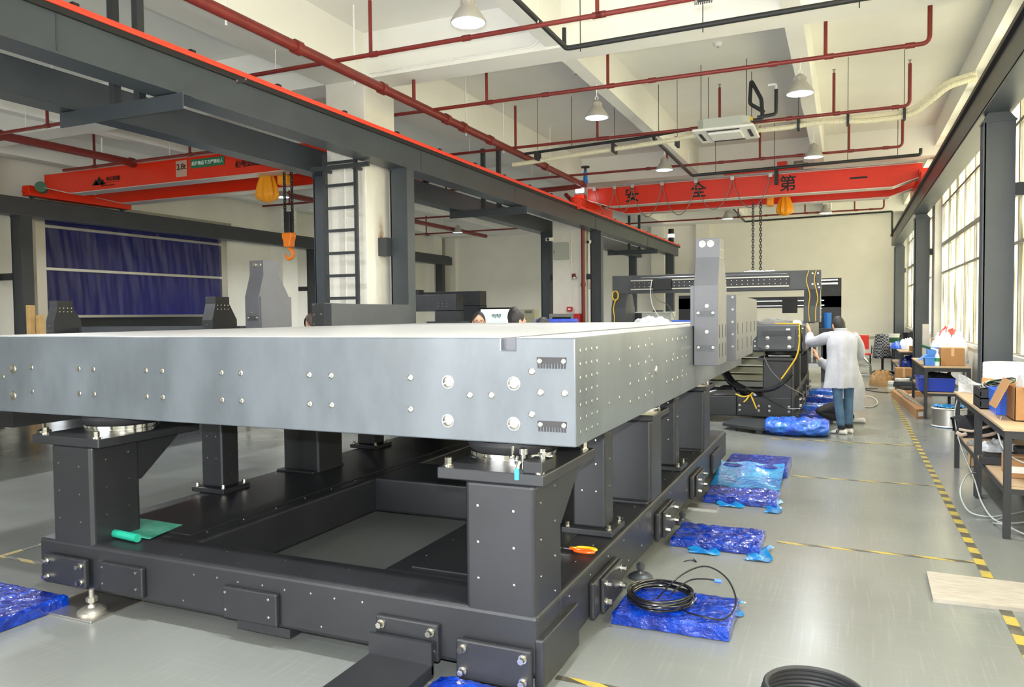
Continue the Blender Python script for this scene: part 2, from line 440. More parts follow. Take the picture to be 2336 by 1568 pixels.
def rust_mat():
    m = D.materials.new('rust_run'); m.use_nodes = True; MATS['rust_run'] = m
    nt = m.node_tree; N = nt.nodes; L = nt.links; p = N['Principled BSDF']; p.inputs['Roughness'].default_value = 0.8
    p.inputs['Base Color'].default_value = lin((176, 118, 60))
    tc = N.new('ShaderNodeTexCoord'); sp = N.new('ShaderNodeSeparateXYZ'); L.new(tc.outputs['Generated'], sp.inputs[0])
    def math_(op, a, b):
        k = N.new('ShaderNodeMath'); k.operation = op
        for i, q in enumerate((a, b)):
            if isinstance(q, float): k.inputs[i].default_value = q
            else: L.new(q, k.inputs[i])
        return k.outputs[0]
    up = math_('SUBTRACT', 1.0, sp.outputs[2])
    ed = math_('SUBTRACT', 1.0, math_('MULTIPLY', math_('ABSOLUTE', math_('SUBTRACT', sp.outputs[1], 0.5), 0.0), 2.0))
    n = N.new('ShaderNodeTexNoise'); n.inputs['Scale'].default_value = 14; L.new(tc.outputs['Object'], n.inputs['Vector'])
    L.new(math_('MULTIPLY', math_('MULTIPLY', math_('MULTIPLY', up, up), ed), math_('MULTIPLY', n.outputs['Fac'], 1.7)), p.inputs['Alpha'])
rust_mat()
# ================================================================== THE BUILDING
XL, XR, YN, YB, ZC = -16.3, 1.90, -7.0, 29.3, 5.6
fl_ = struct(MB().box(XL - .3, 4.2, YN - 1.5, YB + .2, -0.12, 0).build('floor', 'epoxy_floor', smooth=0))
ce = struct(MB().box(XL - .3, 2.3, YN - .2, YB + .2, ZC, ZC + .2).build('ceiling', 'ceil', smooth=0))
for y0, y1 in ((-0.54, -0.04), (9.06, 9.56), (18.66, 19.16), (28.5, 29.29)):
    MB().box(XL, 2.1, y0, y1, 4.97, ZC).build('cross_beam', 'ceil', ce, smooth=0)
spans = ((YN, -.54), (-.04, 9.06), (9.56, 18.66), (19.16, 28.5))
for x0, x1, zb in ((-3.47, -3.27, 5.0), (-.69, -.48, 5.0), (-6.86, -6.2, 4.97), (-9.6, -9.36, 5.0), (-12.5, -12.28, 5.0), (-15.9, -15.5, 5.0)):
    for a, b in spans: MB().box(x0, x1, a, b, zb, ZC).build('long_beam', 'ceil', ce, smooth=0)
for a, b in spans: MB().box(1.70, 2.1, a, b, 5.15, ZC).build('edge_beam', 'ceil', ce, smooth=0)
# back wall, left wall with the gate opening, near wall with an opening added to let light in
struct(MB().box(XL - .3, 2.3, YB, YB + .2, 0, ZC).build('wall_back', 'wall', smooth=0))
wl = MB()
wl.box(XL - .2, XL, YN, 11.2, 0, ZC); wl.box(XL - .2, XL, 16.6, YB, 0, ZC); wl.box(XL - .2, XL, 11.2, 16.6, 3.86, ZC)
wlo = struct(wl.build('wall_left', 'wall', smooth=0))
for y in (9.6, 19.0, 28.4): MB().box(XL, XL + .45, y - .35, y + .35, 0, 5.0).build('pilaster', 'wall', wlo, smooth=0)
wn = MB(); wn.box(XL - .2, -8.9, YN - .2, YN, 0, ZC); wn.box(-1.9, 2.1, YN - .2, YN, 0, ZC); wn.box(-8.9, -1.9, YN - .2, YN, 4.1, ZC)
struct(wn.build('wall_near', 'wall', smooth=0))
# right wall: pilasters, sill wall; windows between
wr = MB()
wr.box(XR - .05, 2.1, YN, YB, 0, 1.08); wr.box(XR - .02, 2.1, YN, YB, 5.1, ZC)
wro = struct(wr.build('wall_right', 'wall', smooth=0))
PIL = (-6.9, -0.3, 9.35, 19.2, 28.9)
for y in PIL: MB().box(1.74, 2.1, y - .32, y + .32, 0, 5.15).build('pilaster', 'concrete', wro, smooth=0)
MB().box(1.80, 1.86, YN, YB, 1.05, 1.1).build('sill', 'concrete', wro, smooth=0)
wi = 0
for k in range(4):
    y0, y1 = PIL[k] + .32, PIL[k + 1] - .32; wi += 1
    w = thing('window_%d' % wi, '', '', (XR, (y0 + y1) / 2, 1.08)); del w['label']; del w['category']; struct(w)
    n = 8 if k >= 2 else 7
    ys = [y0 + (y1 - y0) * i / n for i in range(n + 1)]
    zs = [1.1, 2.45, 3.05, 3.88, 5.12]
    f = MB(); f.box(XR - .03, XR + .05, y0, y0 + .05, 1.08, 5.13); f.box(XR - .03, XR + .05, y1 - .05, y1, 1.08, 5.13)
    f.box(XR - .03, XR + .05, y0, y1, 1.08, 1.12); f.box(XR - .03, XR + .05, y0, y1, 5.09, 5.13)
    f.build('window_frame', 'alu', w, smooth=0)
    for i in range(1, n): MB().box(XR - .025, XR + .03, ys[i] - .03, ys[i] + .03, 1.12, 5.1).build('mullion', 'galv', w, smooth=0)
    for j in (1, 2, 3):
        h = .045 if j == 2 else .022
        MB().box(XR - .035, XR + .03, y0 + .05, y1 - .05, zs[j] - h, zs[j] + h).build('transom', 'galv', w, smooth=0)
    for i in range(n):
        for j in range(4): MB().box(XR + .005, XR + .011, ys[i] + .02, ys[i + 1] - .02, zs[j] + .01, zs[j + 1] - .01).build('pane', 'window_pane', w, smooth=0)
# concrete columns between the two bays
for i, (y, w_) in enumerate(((-0.35, .66), (9.06, .66), (18.66, .82))):
    c = MB().box(-6.2 - w_, -6.2, y, y + .77, 0, 4.99).build('concrete_column', 'concrete', smooth=0, bevel=.012); struct(c)
    if i == 1: cc1 = c
    if i == 2: cc2 = c
MB().grid(lambda u, v: Vector((-6.198, 9.42 + (u - .5) * .17 * (1 - .55 * v), 2.78 + v * .42)), 6, 8).build('rust_stain', 'rust_run', cc1)
MB().grid(lambda u, v: Vector((-6.198, 19.2 + (u - .5) * .2 * (1 - .55 * v), 2.3 + v * .5)), 6, 8).build('rust_stain', 'rust_run', cc2)
# a brown rail along the back wall, pipe-like
struct(MB().box(-2.2, 1.7, YB - .05, YB, .72, .78).build('trim_1', 'cab_beige', smooth=0))
struct(MB().box(-16, 1.7, YB - .02, YB, 0, .12).build('baseboard_back', 'concrete', smooth=0))
# pilaster lines of the back wall
for x in (-15.9, -11.0, -6.9, -5.2):
    MB().box(x, x + .5, YB - .22, YB, 0, 4.97).build('pilaster', 'wall', D.objects['wall_back'], smooth=0)
# blue roll-up curtain door in the left wall
d = thing('door_1', '', '', (XL, 13.9, 0)); del d['category']; struct(d, 'dark blue rolling curtain door in a steel frame, half raised')
MB().box(XL - .05, XL + .12, 11.1, 11.32, 0, 3.9).build('door_post', 'brushed', d, smooth=0)
MB().box(XL - .05, XL + .12, 16.48, 16.7, 0, 3.9).build('door_post', 'brushed', d, smooth=0)
MB().box(XL - .05, XL + .4, 11.2, 16.6, 3.9, 4.3).build('roller_box', 'galv', d, smooth=0)
def cur(u, v):
    y = 11.3 + u * 5.2; z = 1.72 + v * 2.14
    return Vector((XL + .03 + .032 * noise.noise(Vector((y * 4.5 + z * .8, z * .55, 0))) * (.35 + abs(math.sin(v * PI * 2.05))) + .02 * noise.noise(Vector((y * 11 + z, z * .9, 4))), y, z))
MB().grid(cur, 120, 30).build('curtain', 'curtain_blue', d)
for z in (1.72, 2.78, 3.72): MB().box(XL + .0, XL + .09, 11.3, 16.5, z - .03, z + .03).build('curtain_bar', 'alu', d, smooth=0)
MB().box(XL - .4, XL - .36, 12.0, 16.5, 0, 2.3).build('gap_blocker', 'steel_dark', d, smooth=0)  # dark sheet added outside to block the bright gap under the curtain

# ================================================================== CRANE RUNWAYS
def ibeam(mb, xc, w, z0, z1, y0, y1, tf=.02, tw=.012):
    mb.box(xc - w / 2, xc + w / 2, y0, y1, z0, z0 + tf); mb.box(xc - w / 2, xc + w / 2, y0, y1, z1 - tf, z1); mb.box(xc - tw / 2, xc + tw / 2, y0, y1, z0 + tf, z1 - tf)
def runway(name, xc, w, label, y0=-6.6, y1=28.8, cond=0, m='steel_paint', box=False):
    t = thing(name, label, 'crane beam', (xc, (y0 + y1) / 2, 3.78))
    b = MB()
    if box:
        b.box(xc - w / 2, xc + w / 2, y0, y1, 3.78, 3.80); b.box(xc - w / 2, xc + w / 2, y0, y1, 4.10, 4.12)
        sgn = 1 if cond >= 0 else -1
        b.box(xc - .01 + .04 * sgn, xc + .01 + .04 * sgn, y0, y1, 3.8, 4.1)
    else: ibeam(b, xc, w, 3.78, 4.12, y0, y1)
    b.build('girder', m, t, smooth=0)
    MB().box(xc - .025, xc + .025, y0, y1, 4.12, 4.17).build('crane_rail', 'steel_dark', t, smooth=0)
    return t
rA = runway('runway_beam', -5.95, .30, 'long grey crane beam over the silver granite bed, with a bright red strip')
MB().box(-5.83, -5.80, -6.6, 28.8, 3.80, 4.10).build('web_plate', 'steel_paint', rA, smooth=0)
MB().box(-5.81, -5.77, -6.6, 29.0, 4.10, 4.155).build('conductor_base', 'black_part', rA, smooth=0)
MB().box(-5.81, -5.755, -6.6, 29.0, 4.155, 4.205).build('conductor_strip', 'bar_red', rA, smooth=0, bevel=.008)
cl = rawmesh(lambda b: b.box(-.02, .02, -.03, .03, 0, .03), 'clip', 'black_part')
for i in range(24): inst(cl, 'clip', rA, (-5.785, 0.7 + i * 1.22, 4.2))
for y in (4.2, 9.9, 13.4, 18.5, 24.0): MB().box(-5.802, -5.795, y, y + .02, 3.8, 4.1).build('splice_joint', 'steel_dark', rA, smooth=0)
rA2 = runway('runway_beam', -7.34, .28, 'darker crane beam parallel behind the red-striped one, carrying the left crane')
MB().box(-7.22, -7.195, -6.6, 28.8, 3.80, 4.10).build('web_plate', 'steel_paint', rA2, smooth=0)
rB = runway('runway_beam', 1.48, .28, 'dark crane beam running high along the windows', y1=28.2)
MB().box(1.34, 1.36, -6.6, 28.2, 3.82, 4.10).build('web_plate', 'steel_dark', rB, smooth=0)
MB().box(1.30, 1.34, -6.6, 28.2, 4.10, 4.15).build('conductor_base', 'black_part', rB, smooth=0)
rD = runway('runway_beam', -15.55, .30, 'dark crane beam passing above the blue curtain door')
MB().box(-15.42, -15.40, -6.6, 28.8, 3.80, 4.10).build('web_plate', 'steel_dark', rD, smooth=0)
def hcol(x0, x1, y0, y1, label, ztop=3.78, m='steel_paint', group=None):
    t = thing('steel_column', label, 'column', ((x0 + x1) / 2, (y0 + y1) / 2, 0), group)
    b = MB(); b.box(x0, x1, y0, y0 + .016, 0.02, ztop - .02); b.box(x0, x1, y1 - .016, y1, .02, ztop - .02)
    b.box(x0 + .012, x0 + .026, y0, y1, .02, ztop - .02); b.box(x1 - .014, x1, y0 + .016, y1 - .016, .02, ztop - .02)
    b.build('shaft', m, t, smooth=0)
    MB().box(x0 - .08, x1 + .08, y0 - .08, y1 + .08, 0, .02).build('base_plate', m, t, smooth=0)
    MB().box(x0 - .01, x1 + .01, y0 - .01, y1 + .01, ztop - .022, ztop).build('cap_plate', m, t, smooth=0)
    return t
def wallarm(t, x0, x1, y, z): MB().box(x0, x1, y - .05, y + .05, z - .07, z + .07).build('wall_bracket', 'steel_dark', t, smooth=0)
for y, lab in ((-0.1, 'steel column behind the camera under the red-striped beam'), (9.5, 'grey steel column beside the big white pillar, under the red-striped beam'), (18.95, 'grey steel column by the second white pillar and red riser pipe'), (27.9, 'short-looking far grey steel column at the end of the red-striped beam')):
    t = hcol(-6.09, -5.8, y, y + .2, lab); wallarm(t, -6.2, -6.09, y + .05, 2.62)
for y, lab in ((-0.1, 'left-bay steel column behind the camera'), (9.5, 'dark steel column left of the ladder'), (18.95, 'dark steel column left of the white pillar with the meter box'), (27.9, 'far dark steel column at the back wall of the left bay')):
    t = hcol(-7.46, -7.20, y, y + .2, lab); wallarm(t, -7.2, -6.86 if y < 15 else -7.02, y + .1, 2.62)
for y, x, lab in ((-0.1, 1.34, 'grey steel column on the window side behind the camera'), (9.72, 1.35, 'nearest wide grey steel column in front of the windows'), (19.2, 1.37, 'second grey steel column along the windows'), (27.6, 1.40, 'farthest grey steel column along the windows near the back wall')):
    t = hcol(x, x + .30, y, y + .22, lab, 3.7); wallarm(t, x + .3, 1.74, y + .1, 2.95)
    MB().prism([(x - .0, 3.7), (x + .30, 3.7), (x + .24, 3.78), (x + .04, 3.78)], 1, y, y + .2).build('corbel', 'steel_paint', t, smooth=0)
for y, lab in ((0.6, 'dark column of the left wall crane beam, nearest'), (10.25, 'dark steel column left of the blue curtain door'), (19.6, 'dark steel column on the left wall beyond the curtain door'), (27.9, 'dark steel column in the far left corner')):
    t = hcol(-15.7, -15.4, y, y + .25, lab, m='steel_dark'); wallarm(t, -16.3, -15.7, y + .1, 2.55)
# hanging frames between the two middle runways
for y, lab in ((5.39, 'nearest grey cross bracket hung under the two middle crane beams'), (13.8, 'middle grey cross bracket hung under the two middle crane beams'), (25.0, 'far grey cross bracket hung at the end of the middle crane beams')):
    t = thing('hanger_frame', lab, 'bracket', (-6.55, y, 3.6), 'hanger frames between the crane beams')
    MB().box(-7.42, -5.72, y, y + .012, 3.62, 3.76).box(-7.42, -5.72, y, y + .14, 3.76, 3.772).build('cross_angle', 'steel_paint', t, smooth=0)
    for x in (-6.72, -6.38): MB().box(x, x + .075, y + .02, y + .10, 3.772, 5.6 if y != 5.39 else 5.6).build('hanger_post', 'steel_dark', t, smooth=0)
# ladder on the white pillar
t = thing('wall_ladder', 'dark steel ladder on the front of the big white pillar', 'ladder', (-6.6, 8.95, 0))
for x in (-6.80, -6.27): MB().box(x - .025, x + .025, 8.90, 8.94, 0.02, 3.95).build('ladder_rail', 'steel_dark', t, smooth=0)
for i in range(12): MB().box(-6.78, -6.29, 8.905, 8.935, .3 + i * .318, .34 + i * .318).build('rung', 'steel_dark', t, smooth=0)
MB().box(-6.95, -5.98, 8.80, 8.84, 3.70, 3.76).build('top_angle', 'steel_dark', t, smooth=0)
for x in (-6.3, -6.82): MB().box(x, x + .05, 8.84, 9.06, 3.70, 3.74).build('ladder_bracket', 'steel_dark', t, smooth=0)

# ================================================================== CRANES
def girder(t, name, x0, x1, y0, y1, z0, z1, taper=.5, drop=.0, m='crane_red'):
    """box girder with the underside sloping up at the ends"""
    p = [(x0, z1), (x0, z0 + .18), (x0 + taper, z0), (x1 - taper, z0), (x1, z0 + .18), (x1, z1)]
    g = MB().prism(p, 1, y0, y1).build(name, m, t, smooth=0)
    q = [(x0, z0 + .18), (x0 + taper, z0), (x1 - taper, z0), (x1, z0 + .18), (x1, z0 + .165), (x1 - taper + .01, z0 - .015), (x0 + taper - .01, z0 - .015), (x0, z0 + .165)]
    MB().prism(q, 1, y0 - .03, y1 + .03).build('bottom_flange', 'crane_edge', g, smooth=0)
    MB().box(x0, x1, y0 - .03, y1 + .03, z1, z1 + .015).build('top_flange', 'crane_edge', g, smooth=0)
    return g
def endtruck(t, xc, y0, y1, z0=4.18):
    e = MB(); e.box(xc - .11, xc + .11, y0, y1, z0 + .03, z0 + .24); e.box(xc - .12, xc + .12, y0 + .3, y0 + .55, z0 + .22, z0 + .34)
    o = e.build('end_truck', 'crane_red', t, smooth=0, bevel=.01)
    for y in (y0 + .15, y1 - .15): MB().cyl((xc - .04, y, z0 + .08), (xc + .04, y, z0 + .08), .09, n=16).build('wheel', 'steel_dark', o)
    for y in (y0 - .06, y1): MB().cyl((xc, y, z0 + .12), (xc, y + .06, z0 + .12), .035, n=10).build('buffer', 'crane_red', o)
    return o
c1 = thing('bridge_crane', 'orange-red overhead crane near the back wall, lettered along its front girder', 'crane', (-2.2, 18.6, 4.17))
g1 = girder(c1, 'front_girder', -5.75, 1.40, 17.75, 18.02, 4.22, 4.66, .55)
girder(c1, 'rear_girder', -5.75, 1.40, 19.25, 19.52, 4.22, 4.66, .55)
endtruck(c1, -5.90, 17.2, 20.0); endtruck(c1, 1.44, 17.2, 20.0)
for x in (-5.3, 1.0): MB().box(x - .08, x + .08, 18.02, 19.25, 4.4, 4.6).build('tie_beam', 'crane_red', c1, smooth=0)
for ch, x in (('安', -4.66), ('全', -3.11), ('第', -1.19), ('一', 0.21)):
    text(ch, .36, (x, 17.745, 4.425), (PI / 2, 0, 0), 'lettering', 'ink', g1, .003, bold=.005)
MB().cyl((-5.9, 17.66, 4.69), (1.3, 17.66, 4.69), .025, n=8).build('cable_track', 'alu', c1)
fx = [-5.55, -5.05, -4.62, -3.92, -3.15, -2.35, -1.54]
for i in range(6):
    a, b = fx[i], fx[i + 1]; dz = (.5, .58, .74, .74, .66, .68)[i]
    pts = [(a + (b - a) * k / 16, 17.64, 4.64 - dz * (1 - (2 * k / 16 - 1) ** 2) ** .8) for k in range(17)]
    MB().tube(pts, .009, 6).build('festoon_cable', 'cable_grey', c1)
for x in fx: MB().box(x - .04, x + .04, 17.62, 17.68, 4.6, 4.68).build('cable_trolley', 'alu', c1, smooth=0)
MB().box(-1.46, -1.38, 17.60, 17.66, 4.42, 4.80).build('drop_arm', 'black_part', c1, smooth=0)
hz = thing('chain_hoist', 'hoist trolley on the lettered crane with a yellow chain bag', 'hoist', (-1.8, 18.6, 4.2))
hb = MB().box(-2.6, -1.0, 18.1, 19.2, 4.70, 4.88).build('trolley', 'crane_red', hz, smooth=0, bevel=.01)
MB().cyl((-2.75, 18.3, 4.82), (-2.45, 18.3, 4.82), .11, n=18).cyl((-2.45, 18.3, 4.82), (-2.33, 18.3, 4.82), .05, n=12).build('motor', 'galv', hb)
MB().cyl((-1.1, 18.3, 4.92), (-.9, 18.3, 4.92), .1, n=18).cyl((-.9, 18.3, 4.92), (-.8, 18.3, 4.92), .05, n=12).build('motor', 'galv', hb)
MB().box(-1.45, -1.25, 18.2, 18.4, 4.88, 5.02).build('crank_plate', 'crane_red', hb, smooth=0)
MB().box(-1.70, -1.55, 18.4, 18.7, 4.08, 4.45).build('hoist_body', 'hoist_yellow', hz, smooth=0, bevel=.03)
def bag(cx, cy, z0, z1, rx, ry, nf=9):
    rings = []
    for i in range(9):
        t_ = i / 8; z = z1 + (z0 - z1) * t_; k = (0.62 + .5 * math.sin(PI * min(1, t_ * 1.02) * .62)) if t_ < .8 else (1.0 - ((t_ - .8) / .2) ** 2 * .85)
        rings.append([Vector((cx + rx * k * (1 + .1 * math.sin(nf * a)) * math.cos(a), cy + ry * k * (1 + .1 * math.sin(nf * a)) * math.sin(a), z)) for a in [2 * PI * j / 36 for j in range(36)]])
    return MB().loft(rings)
bag(-1.31, 18.55, 3.84, 4.26, .16, .14).build('chain_bag', 'hoist_yellow', hz)
def chain(x, y, z0, z1, ln=.09, w=.045, r=.011):
    b = MB(); n = int((z1 - z0) / (ln * .72)); k = 0
    for i in range(n):
        zc = z1 - ln / 2 - i * ln * .72; pts = []
        for j in range(10):
            a = 2 * PI * j / 10; u = math.cos(a) * w / 2 * (1 if True else 1); v = math.sin(a) * ln / 2
            pts.append((x + (u if i % 2 else 0), y + (0 if i % 2 else u), zc + v))
        b.tube(pts, r, 5, closed=True)
    return b
for x in (-2.01, -1.84): stuff(chain(x, 18.6, 2.5, 4.2).build('lifting_chain', 'rust' if False else 'steel_dark', hz))
MB().box(-2.02, -1.83, 18.55, 18.65, 2.36, 2.52).build('lower_block', 'steel_dark', hz, smooth=0, bevel=.03)
MB().tube([(-1.92 + .07 * math.cos(a), 18.6, 2.28 + .07 * math.sin(a)) for a in [PI * .5 - k * .33 for k in range(15)]], .022, 8).build('hook', 'hook_orange', hz)
# work lamp on the crane end
tag(MB().box(-5.86, -5.66, 17.14, 17.19, 4.50, 4.59).build('work_lamp', 'glow_white', smooth=0, bevel=.01), 'small glowing work lamp on the left end of the lettered crane', 'lamp')
tag(MB().box(-5.86, -5.70, 17.0, 17.05, 4.10, 4.34).build('collector_arm', 'bar_red', smooth=0), 'red current collector arm riding on the red strip', 'collector')

c2 = thing('bridge_crane', 'orange-red crane in the left bay with a mountain logo and a green sign', 'crane', (-11.4, 11.4, 4.17))
gA = girder(c2, 'front_girder', -15.15, -7.4, 10.62, 10.86, 4.2, 4.62, .8)
girder(c2, 'rear_girder', -15.4, -7.4, 12.0, 12.24, 4.2, 4.62, .8)
endtruck(c2, -15.5, 10.45, 12.9); endtruck(c2, -7.36, 9.9, 12.9)
MB().cyl((-15.36, 10.72, 4.38), (-15.16, 10.54, 4.38), .11, n=18).build('drive_motor', 'motor_green', c2)
fr = 10.612
lg = MB()
lg.add([(-13.68, fr, 4.30), (-13.40, fr, 4.30), (-13.53, fr, 4.47)], [(0, 1, 2)]).add([(-13.74, fr, 4.30), (-13.54, fr, 4.30), (-13.63, fr, 4.42)], [(0, 1, 2)]).add([(-13.50, fr, 4.30), (-13.34, fr, 4.30), (-13.44, fr, 4.41)], [(0, 1, 2)])
lg.box(-13.34, -12.98, fr - .001, fr, 4.325, 4.332)
lg.build('mountain_logo', 'ink', gA, smooth=0)
text('中泰起重', .098, (-13.15, fr, 4.39), (PI / 2, 0, 0), 'logo_lettering', 'ink', gA, .002, bold=.002)
text('ZHONG TAI QI ZHONG', .036, (-13.3, fr, 4.275), (PI / 2, 0, 0), 'logo_small_print', 'ink', gA, .002)
MB().box(-11.47, -11.2, fr - .004, fr, 4.28, 4.58).build('load_plate', 'plate_pale', gA, smooth=0)
text('2.8t', .15, (-11.335, fr - .006, 4.46), (PI / 2, 0, 0), 'load_number', 'dark_ink', gA, .002, bold=.003)
MB().box(-11.1, -10.29, fr - .004, fr, 4.41, 4.57).build('warning_sign', 'sign_green', gA, smooth=0)
text('起升物品下方严禁站人', .076, (-10.695, fr - .006, 4.49), (PI / 2, 0, 0), 'warning_text', 'sign_white', gA, .002, bold=.001)
text('编号:2502004', .125, (-9.68, fr, 4.38), (PI / 2, 0, 0), 'serial_number', 'ink', gA, .002, bold=.004)
h2 = thing('chain_hoist', 'yellow chain hoist with an orange hook hanging by the ladder pillar', 'hoist', (-9.4, 11.3, 2.8))
bag(-9.62, 10.95, 3.72, 4.22, .19, .15).build('chain_bag', 'hoist_yellow', h2)
MB().box(-9.36, -9.14, 10.9, 11.1, 4.02, 4.2).build('hoist_body', 'hoist_yellow', h2, smooth=0, bevel=.03)
MB().box(-9.5, -8.7, 11.0, 12.0, 4.62, 4.72).build('trolley', 'crane_red', h2, smooth=0)
for x in (-9.06, -8.90): stuff(chain(x, 10.75, 3.15, 4.6, .08, .04, .012).build('lifting_chain', 'black_part', h2))
MB().box(-9.05, -8.92, 10.7, 10.8, 3.1, 3.5).build('chain_guide', 'black_part', h2, smooth=0, bevel=.02)
MB().loft([[Vector((-8.985 + sx * w / 2, 10.75 + sy * .07, z)) for sx, sy in ((-1, -1), (1, -1), (1, 1), (-1, 1))] for z, w in ((2.88, .14), (2.98, .16), (3.05, .21), (3.13, .22))]).build('hook_block', 'hook_orange', h2, smooth=0, bevel=.02)
MB().tube([(-8.985 + .085 * math.cos(a), 10.75, 2.76 + .085 * math.sin(a)) for a in [PI * .5 - k * .3 for k in range(17)]], [.03] * 10 + [.032, .03, .028, .024, .02, .016, .01], 10).build('hook', 'hook_orange', h2)
for i in range(2):
    MB().tube([(-8.25 + i * .26 + .12 * math.cos(PI + PI * k / 12), 12.0, 4.2 - .42 * math.sin(PI * k / 12)) for k in range(13)], .015, 6).build('festoon_cable', 'black_part', c2)

# ================================================================== PIPES
def pipe_line(name, pts, r, m, label, cat='pipe', drops=(), rod=(), couplings=(), group=None, rr=.09):
    xs = [Vector(p) for p in pts]; t = thing(name, label, cat, xs[0], group)
    MB().tube(arc(xs, rr), r, 10).build('pipe_run', m, t)
    for (x, y, z0, z1) in drops: MB().cyl((x, y, z0), (x, y, z1), min(r * .85, .026), n=8).build('riser', m, t)
    for (x, y, z, zt) in rod: MB().cyl((x, y, z), (x, y, zt), .006 if r < .05 else .013, n=5).build('hanger_rod', 'pipe_black' if m != 'pipe_red' else 'white_plastic', t)
    for c, a in couplings:
        c = Vector(c); a = Vector(a); MB().cyl(c - a * .05, c + a * .05, r * 1.3, n=10).build('coupling', m, t)
    return t
X_ = (1, 0, 0); Y_ = (0, 1, 0)
for y, xl, xr, lab, ris in ((7.6, -7.2, 1.0, 'nearest red sprinkler branch pipe across the ceiling', (-5.1, -2.35, -.6)), (10.0, -7.2, .85, 'second red sprinkler branch pipe, with an upturned right end', (-4.75, -2.95, -.25)),
                   (12.9, -7.2, .84, 'third red sprinkler branch pipe, just in front of the ceiling air conditioner', (-4.0, -1.92, -.2)), (16.0, -7.2, .93, 'fourth red sprinkler branch pipe, behind the ceiling air conditioner', (-3.45, -1.6, .02)),
                   (25.4, -7.2, 1.0, 'farthest red sprinkler branch pipe near the back wall', (-3.2, -1.2, .2)), (21.0, -7.2, .9, 'red sprinkler branch pipe hidden behind the lettered crane', (-3.2, -1.2))):
    z = 4.7
    t = pipe_line('sprinkler_pipe', [(xl, y, z), (xr, y, z), (xr, y, z + .62)], .026, 'pipe_red', lab, drops=[(x, y, z, z + .62) for x in ris],
              couplings=[((x + .04, y, z), X_) for x in ris] + [((-2.35 + i * 1.5, y, z), X_) for i in range(-1, 3)], rod=[(-6.5, y, z, 5.6), (-3.0, y, z, 5.0)], group='red sprinkler branches')
    for x in list(ris) + [xr]: MB().cyl((x, y, z + .62), (x, y, z + .67), .014, n=8).cyl((x, y, z + .67), (x, y, z + .675), .028, n=8).build('sprinkler_head', 'galv', t)
pipe_line('sprinkler_main', [(-5.6, -6.5, 4.64), (-5.6, 17.1, 4.64), (-7.1, 17.1, 4.60)], .062, 'pipe_red', 'thick red main pipe running above the red-striped beam', couplings=[((-5.6, y, 4.64), Y_) for y in (6.9, 8.6, 10.35, 10.9, 11.9, 14.5)] + [((-5.6, 16.85, 4.64), Y_)],
          drops=[(-5.6, 9.4, 4.6, 5.5), (-5.62, 13.05, 4.6, 5.5)], rod=[(-5.75, y, 4.6, 5.6) for y in (4.3, 6.0, 8.2, 11.3, 12.8, 15.2)])
v = thing('pipe_valve', 'blue valve on the red main pipe next to the lettered crane', 'valve', (-5.6, 17.1, 4.7))
MB().cyl((-5.6, 17.1, 4.70), (-5.6, 17.1, 4.98), .06, .04, n=12).build('body', 'spool_blue', v); MB().cyl((-5.6, 17.1, 4.98), (-5.6, 17.1, 5.06), .03, n=8).cyl((-5.6, 17.1, 5.06), (-5.6, 17.1, 5.09), .1, n=12).build('handwheel', 'pipe_black', v)
pipe_line('sprinkler_main', [(-12.55, -6.5, 4.64), (-12.55, 26.2, 4.64)], .07, 'pipe_red', 'thick dark red main pipe under the ceiling of the left bay', couplings=[((-12.55, y, 4.64), Y_) for y in (8.05, 10.55, 11.2, 14.0, 20.0)], rod=[(-12.65, y, 4.64, 5.0) for y in (7, 10, 13, 18, 23)])
for i, (y, xl, xr) in enumerate(((8.0, -13.6, -10.5), (10.5, -14.4, -10.2), (13.3, -14.4, -8.2), (16.2, -14.4, -8.0), (20.4, -14.4, -8.0), (24.4, -15, -7.9))):
    lab = ('red sprinkler pipe at the far upper left above the left crane', 'red sprinkler pipe passing over the mountain-logo crane', 'red sprinkler pipe behind the left crane hoist', 'red sprinkler pipe beyond the left crane', 'red sprinkler pipe in the left bay seen under the crane beam', 'farthest red sprinkler pipe in the left bay')[i]
    pipe_line('sprinkler_pipe', [(xl, y, 4.64), (xr, y, 4.64)], .028, 'pipe_red', lab, drops=[(xl + .9, y, 4.64, 5.3), (xr - .8, y, 4.64, 5.3)], couplings=[((xl + .9, y, 4.64), X_), ((xr - .8, y, 4.64), X_)], rod=[(xr - 1.3, y, 4.64, 5.6)], group='red sprinkler branches')
pipe_line('fire_riser', [(-11.3, 16.9, 3.62), (-13.1, 16.9, 3.62), (-13.1, 16.9, 0.05)], .05, 'pipe_red', 'red fire riser pipe against the left wall behind the hook', rr=.12)
pipe_line('fire_riser', [(-6.152, 18.55, 0.02), (-6.152, 18.55, 4.25), (-6.152, 17.3, 4.5)], .05, 'pipe_red', 'red vertical riser pipe on the second white pillar', couplings=[((-6.152, 18.55, 2.4), (0, 0, 1))])
pipe_line('condensate_pipe', [(1.2, 8.55, 4.80), (-3.02, 8.55, 4.76), (-3.02, 2.2, 4.83)], .03, 'pipe_black', 'black drain pipe along the front of the near ceiling beam', rod=[(-2.85, 8.55, 4.7, 5.6), (-1.45, 8.55, 4.7, 5.6), (0.1, 8.55, 4.7, 5.6), (-3.02, 6.2, 4.7, 5.6)], drops=[(-3.03, 8.5, 4.76, 4.98)], rr=.05)
pipe_line('condensate_pipe', [(1.3, 16.9, 4.8), (1.3, 16.9, 4.68), (-3.1, 16.9, 4.64), (-3.1, 13.3, 4.70), (-3.1, 13.3, 4.8)], .032, 'pipe_black', 'black drain pipe just above the lettered crane', rod=[(x, 16.9, 4.64, 5.6) for x in (-2.6, -1.4, .0, .9)], rr=.05)
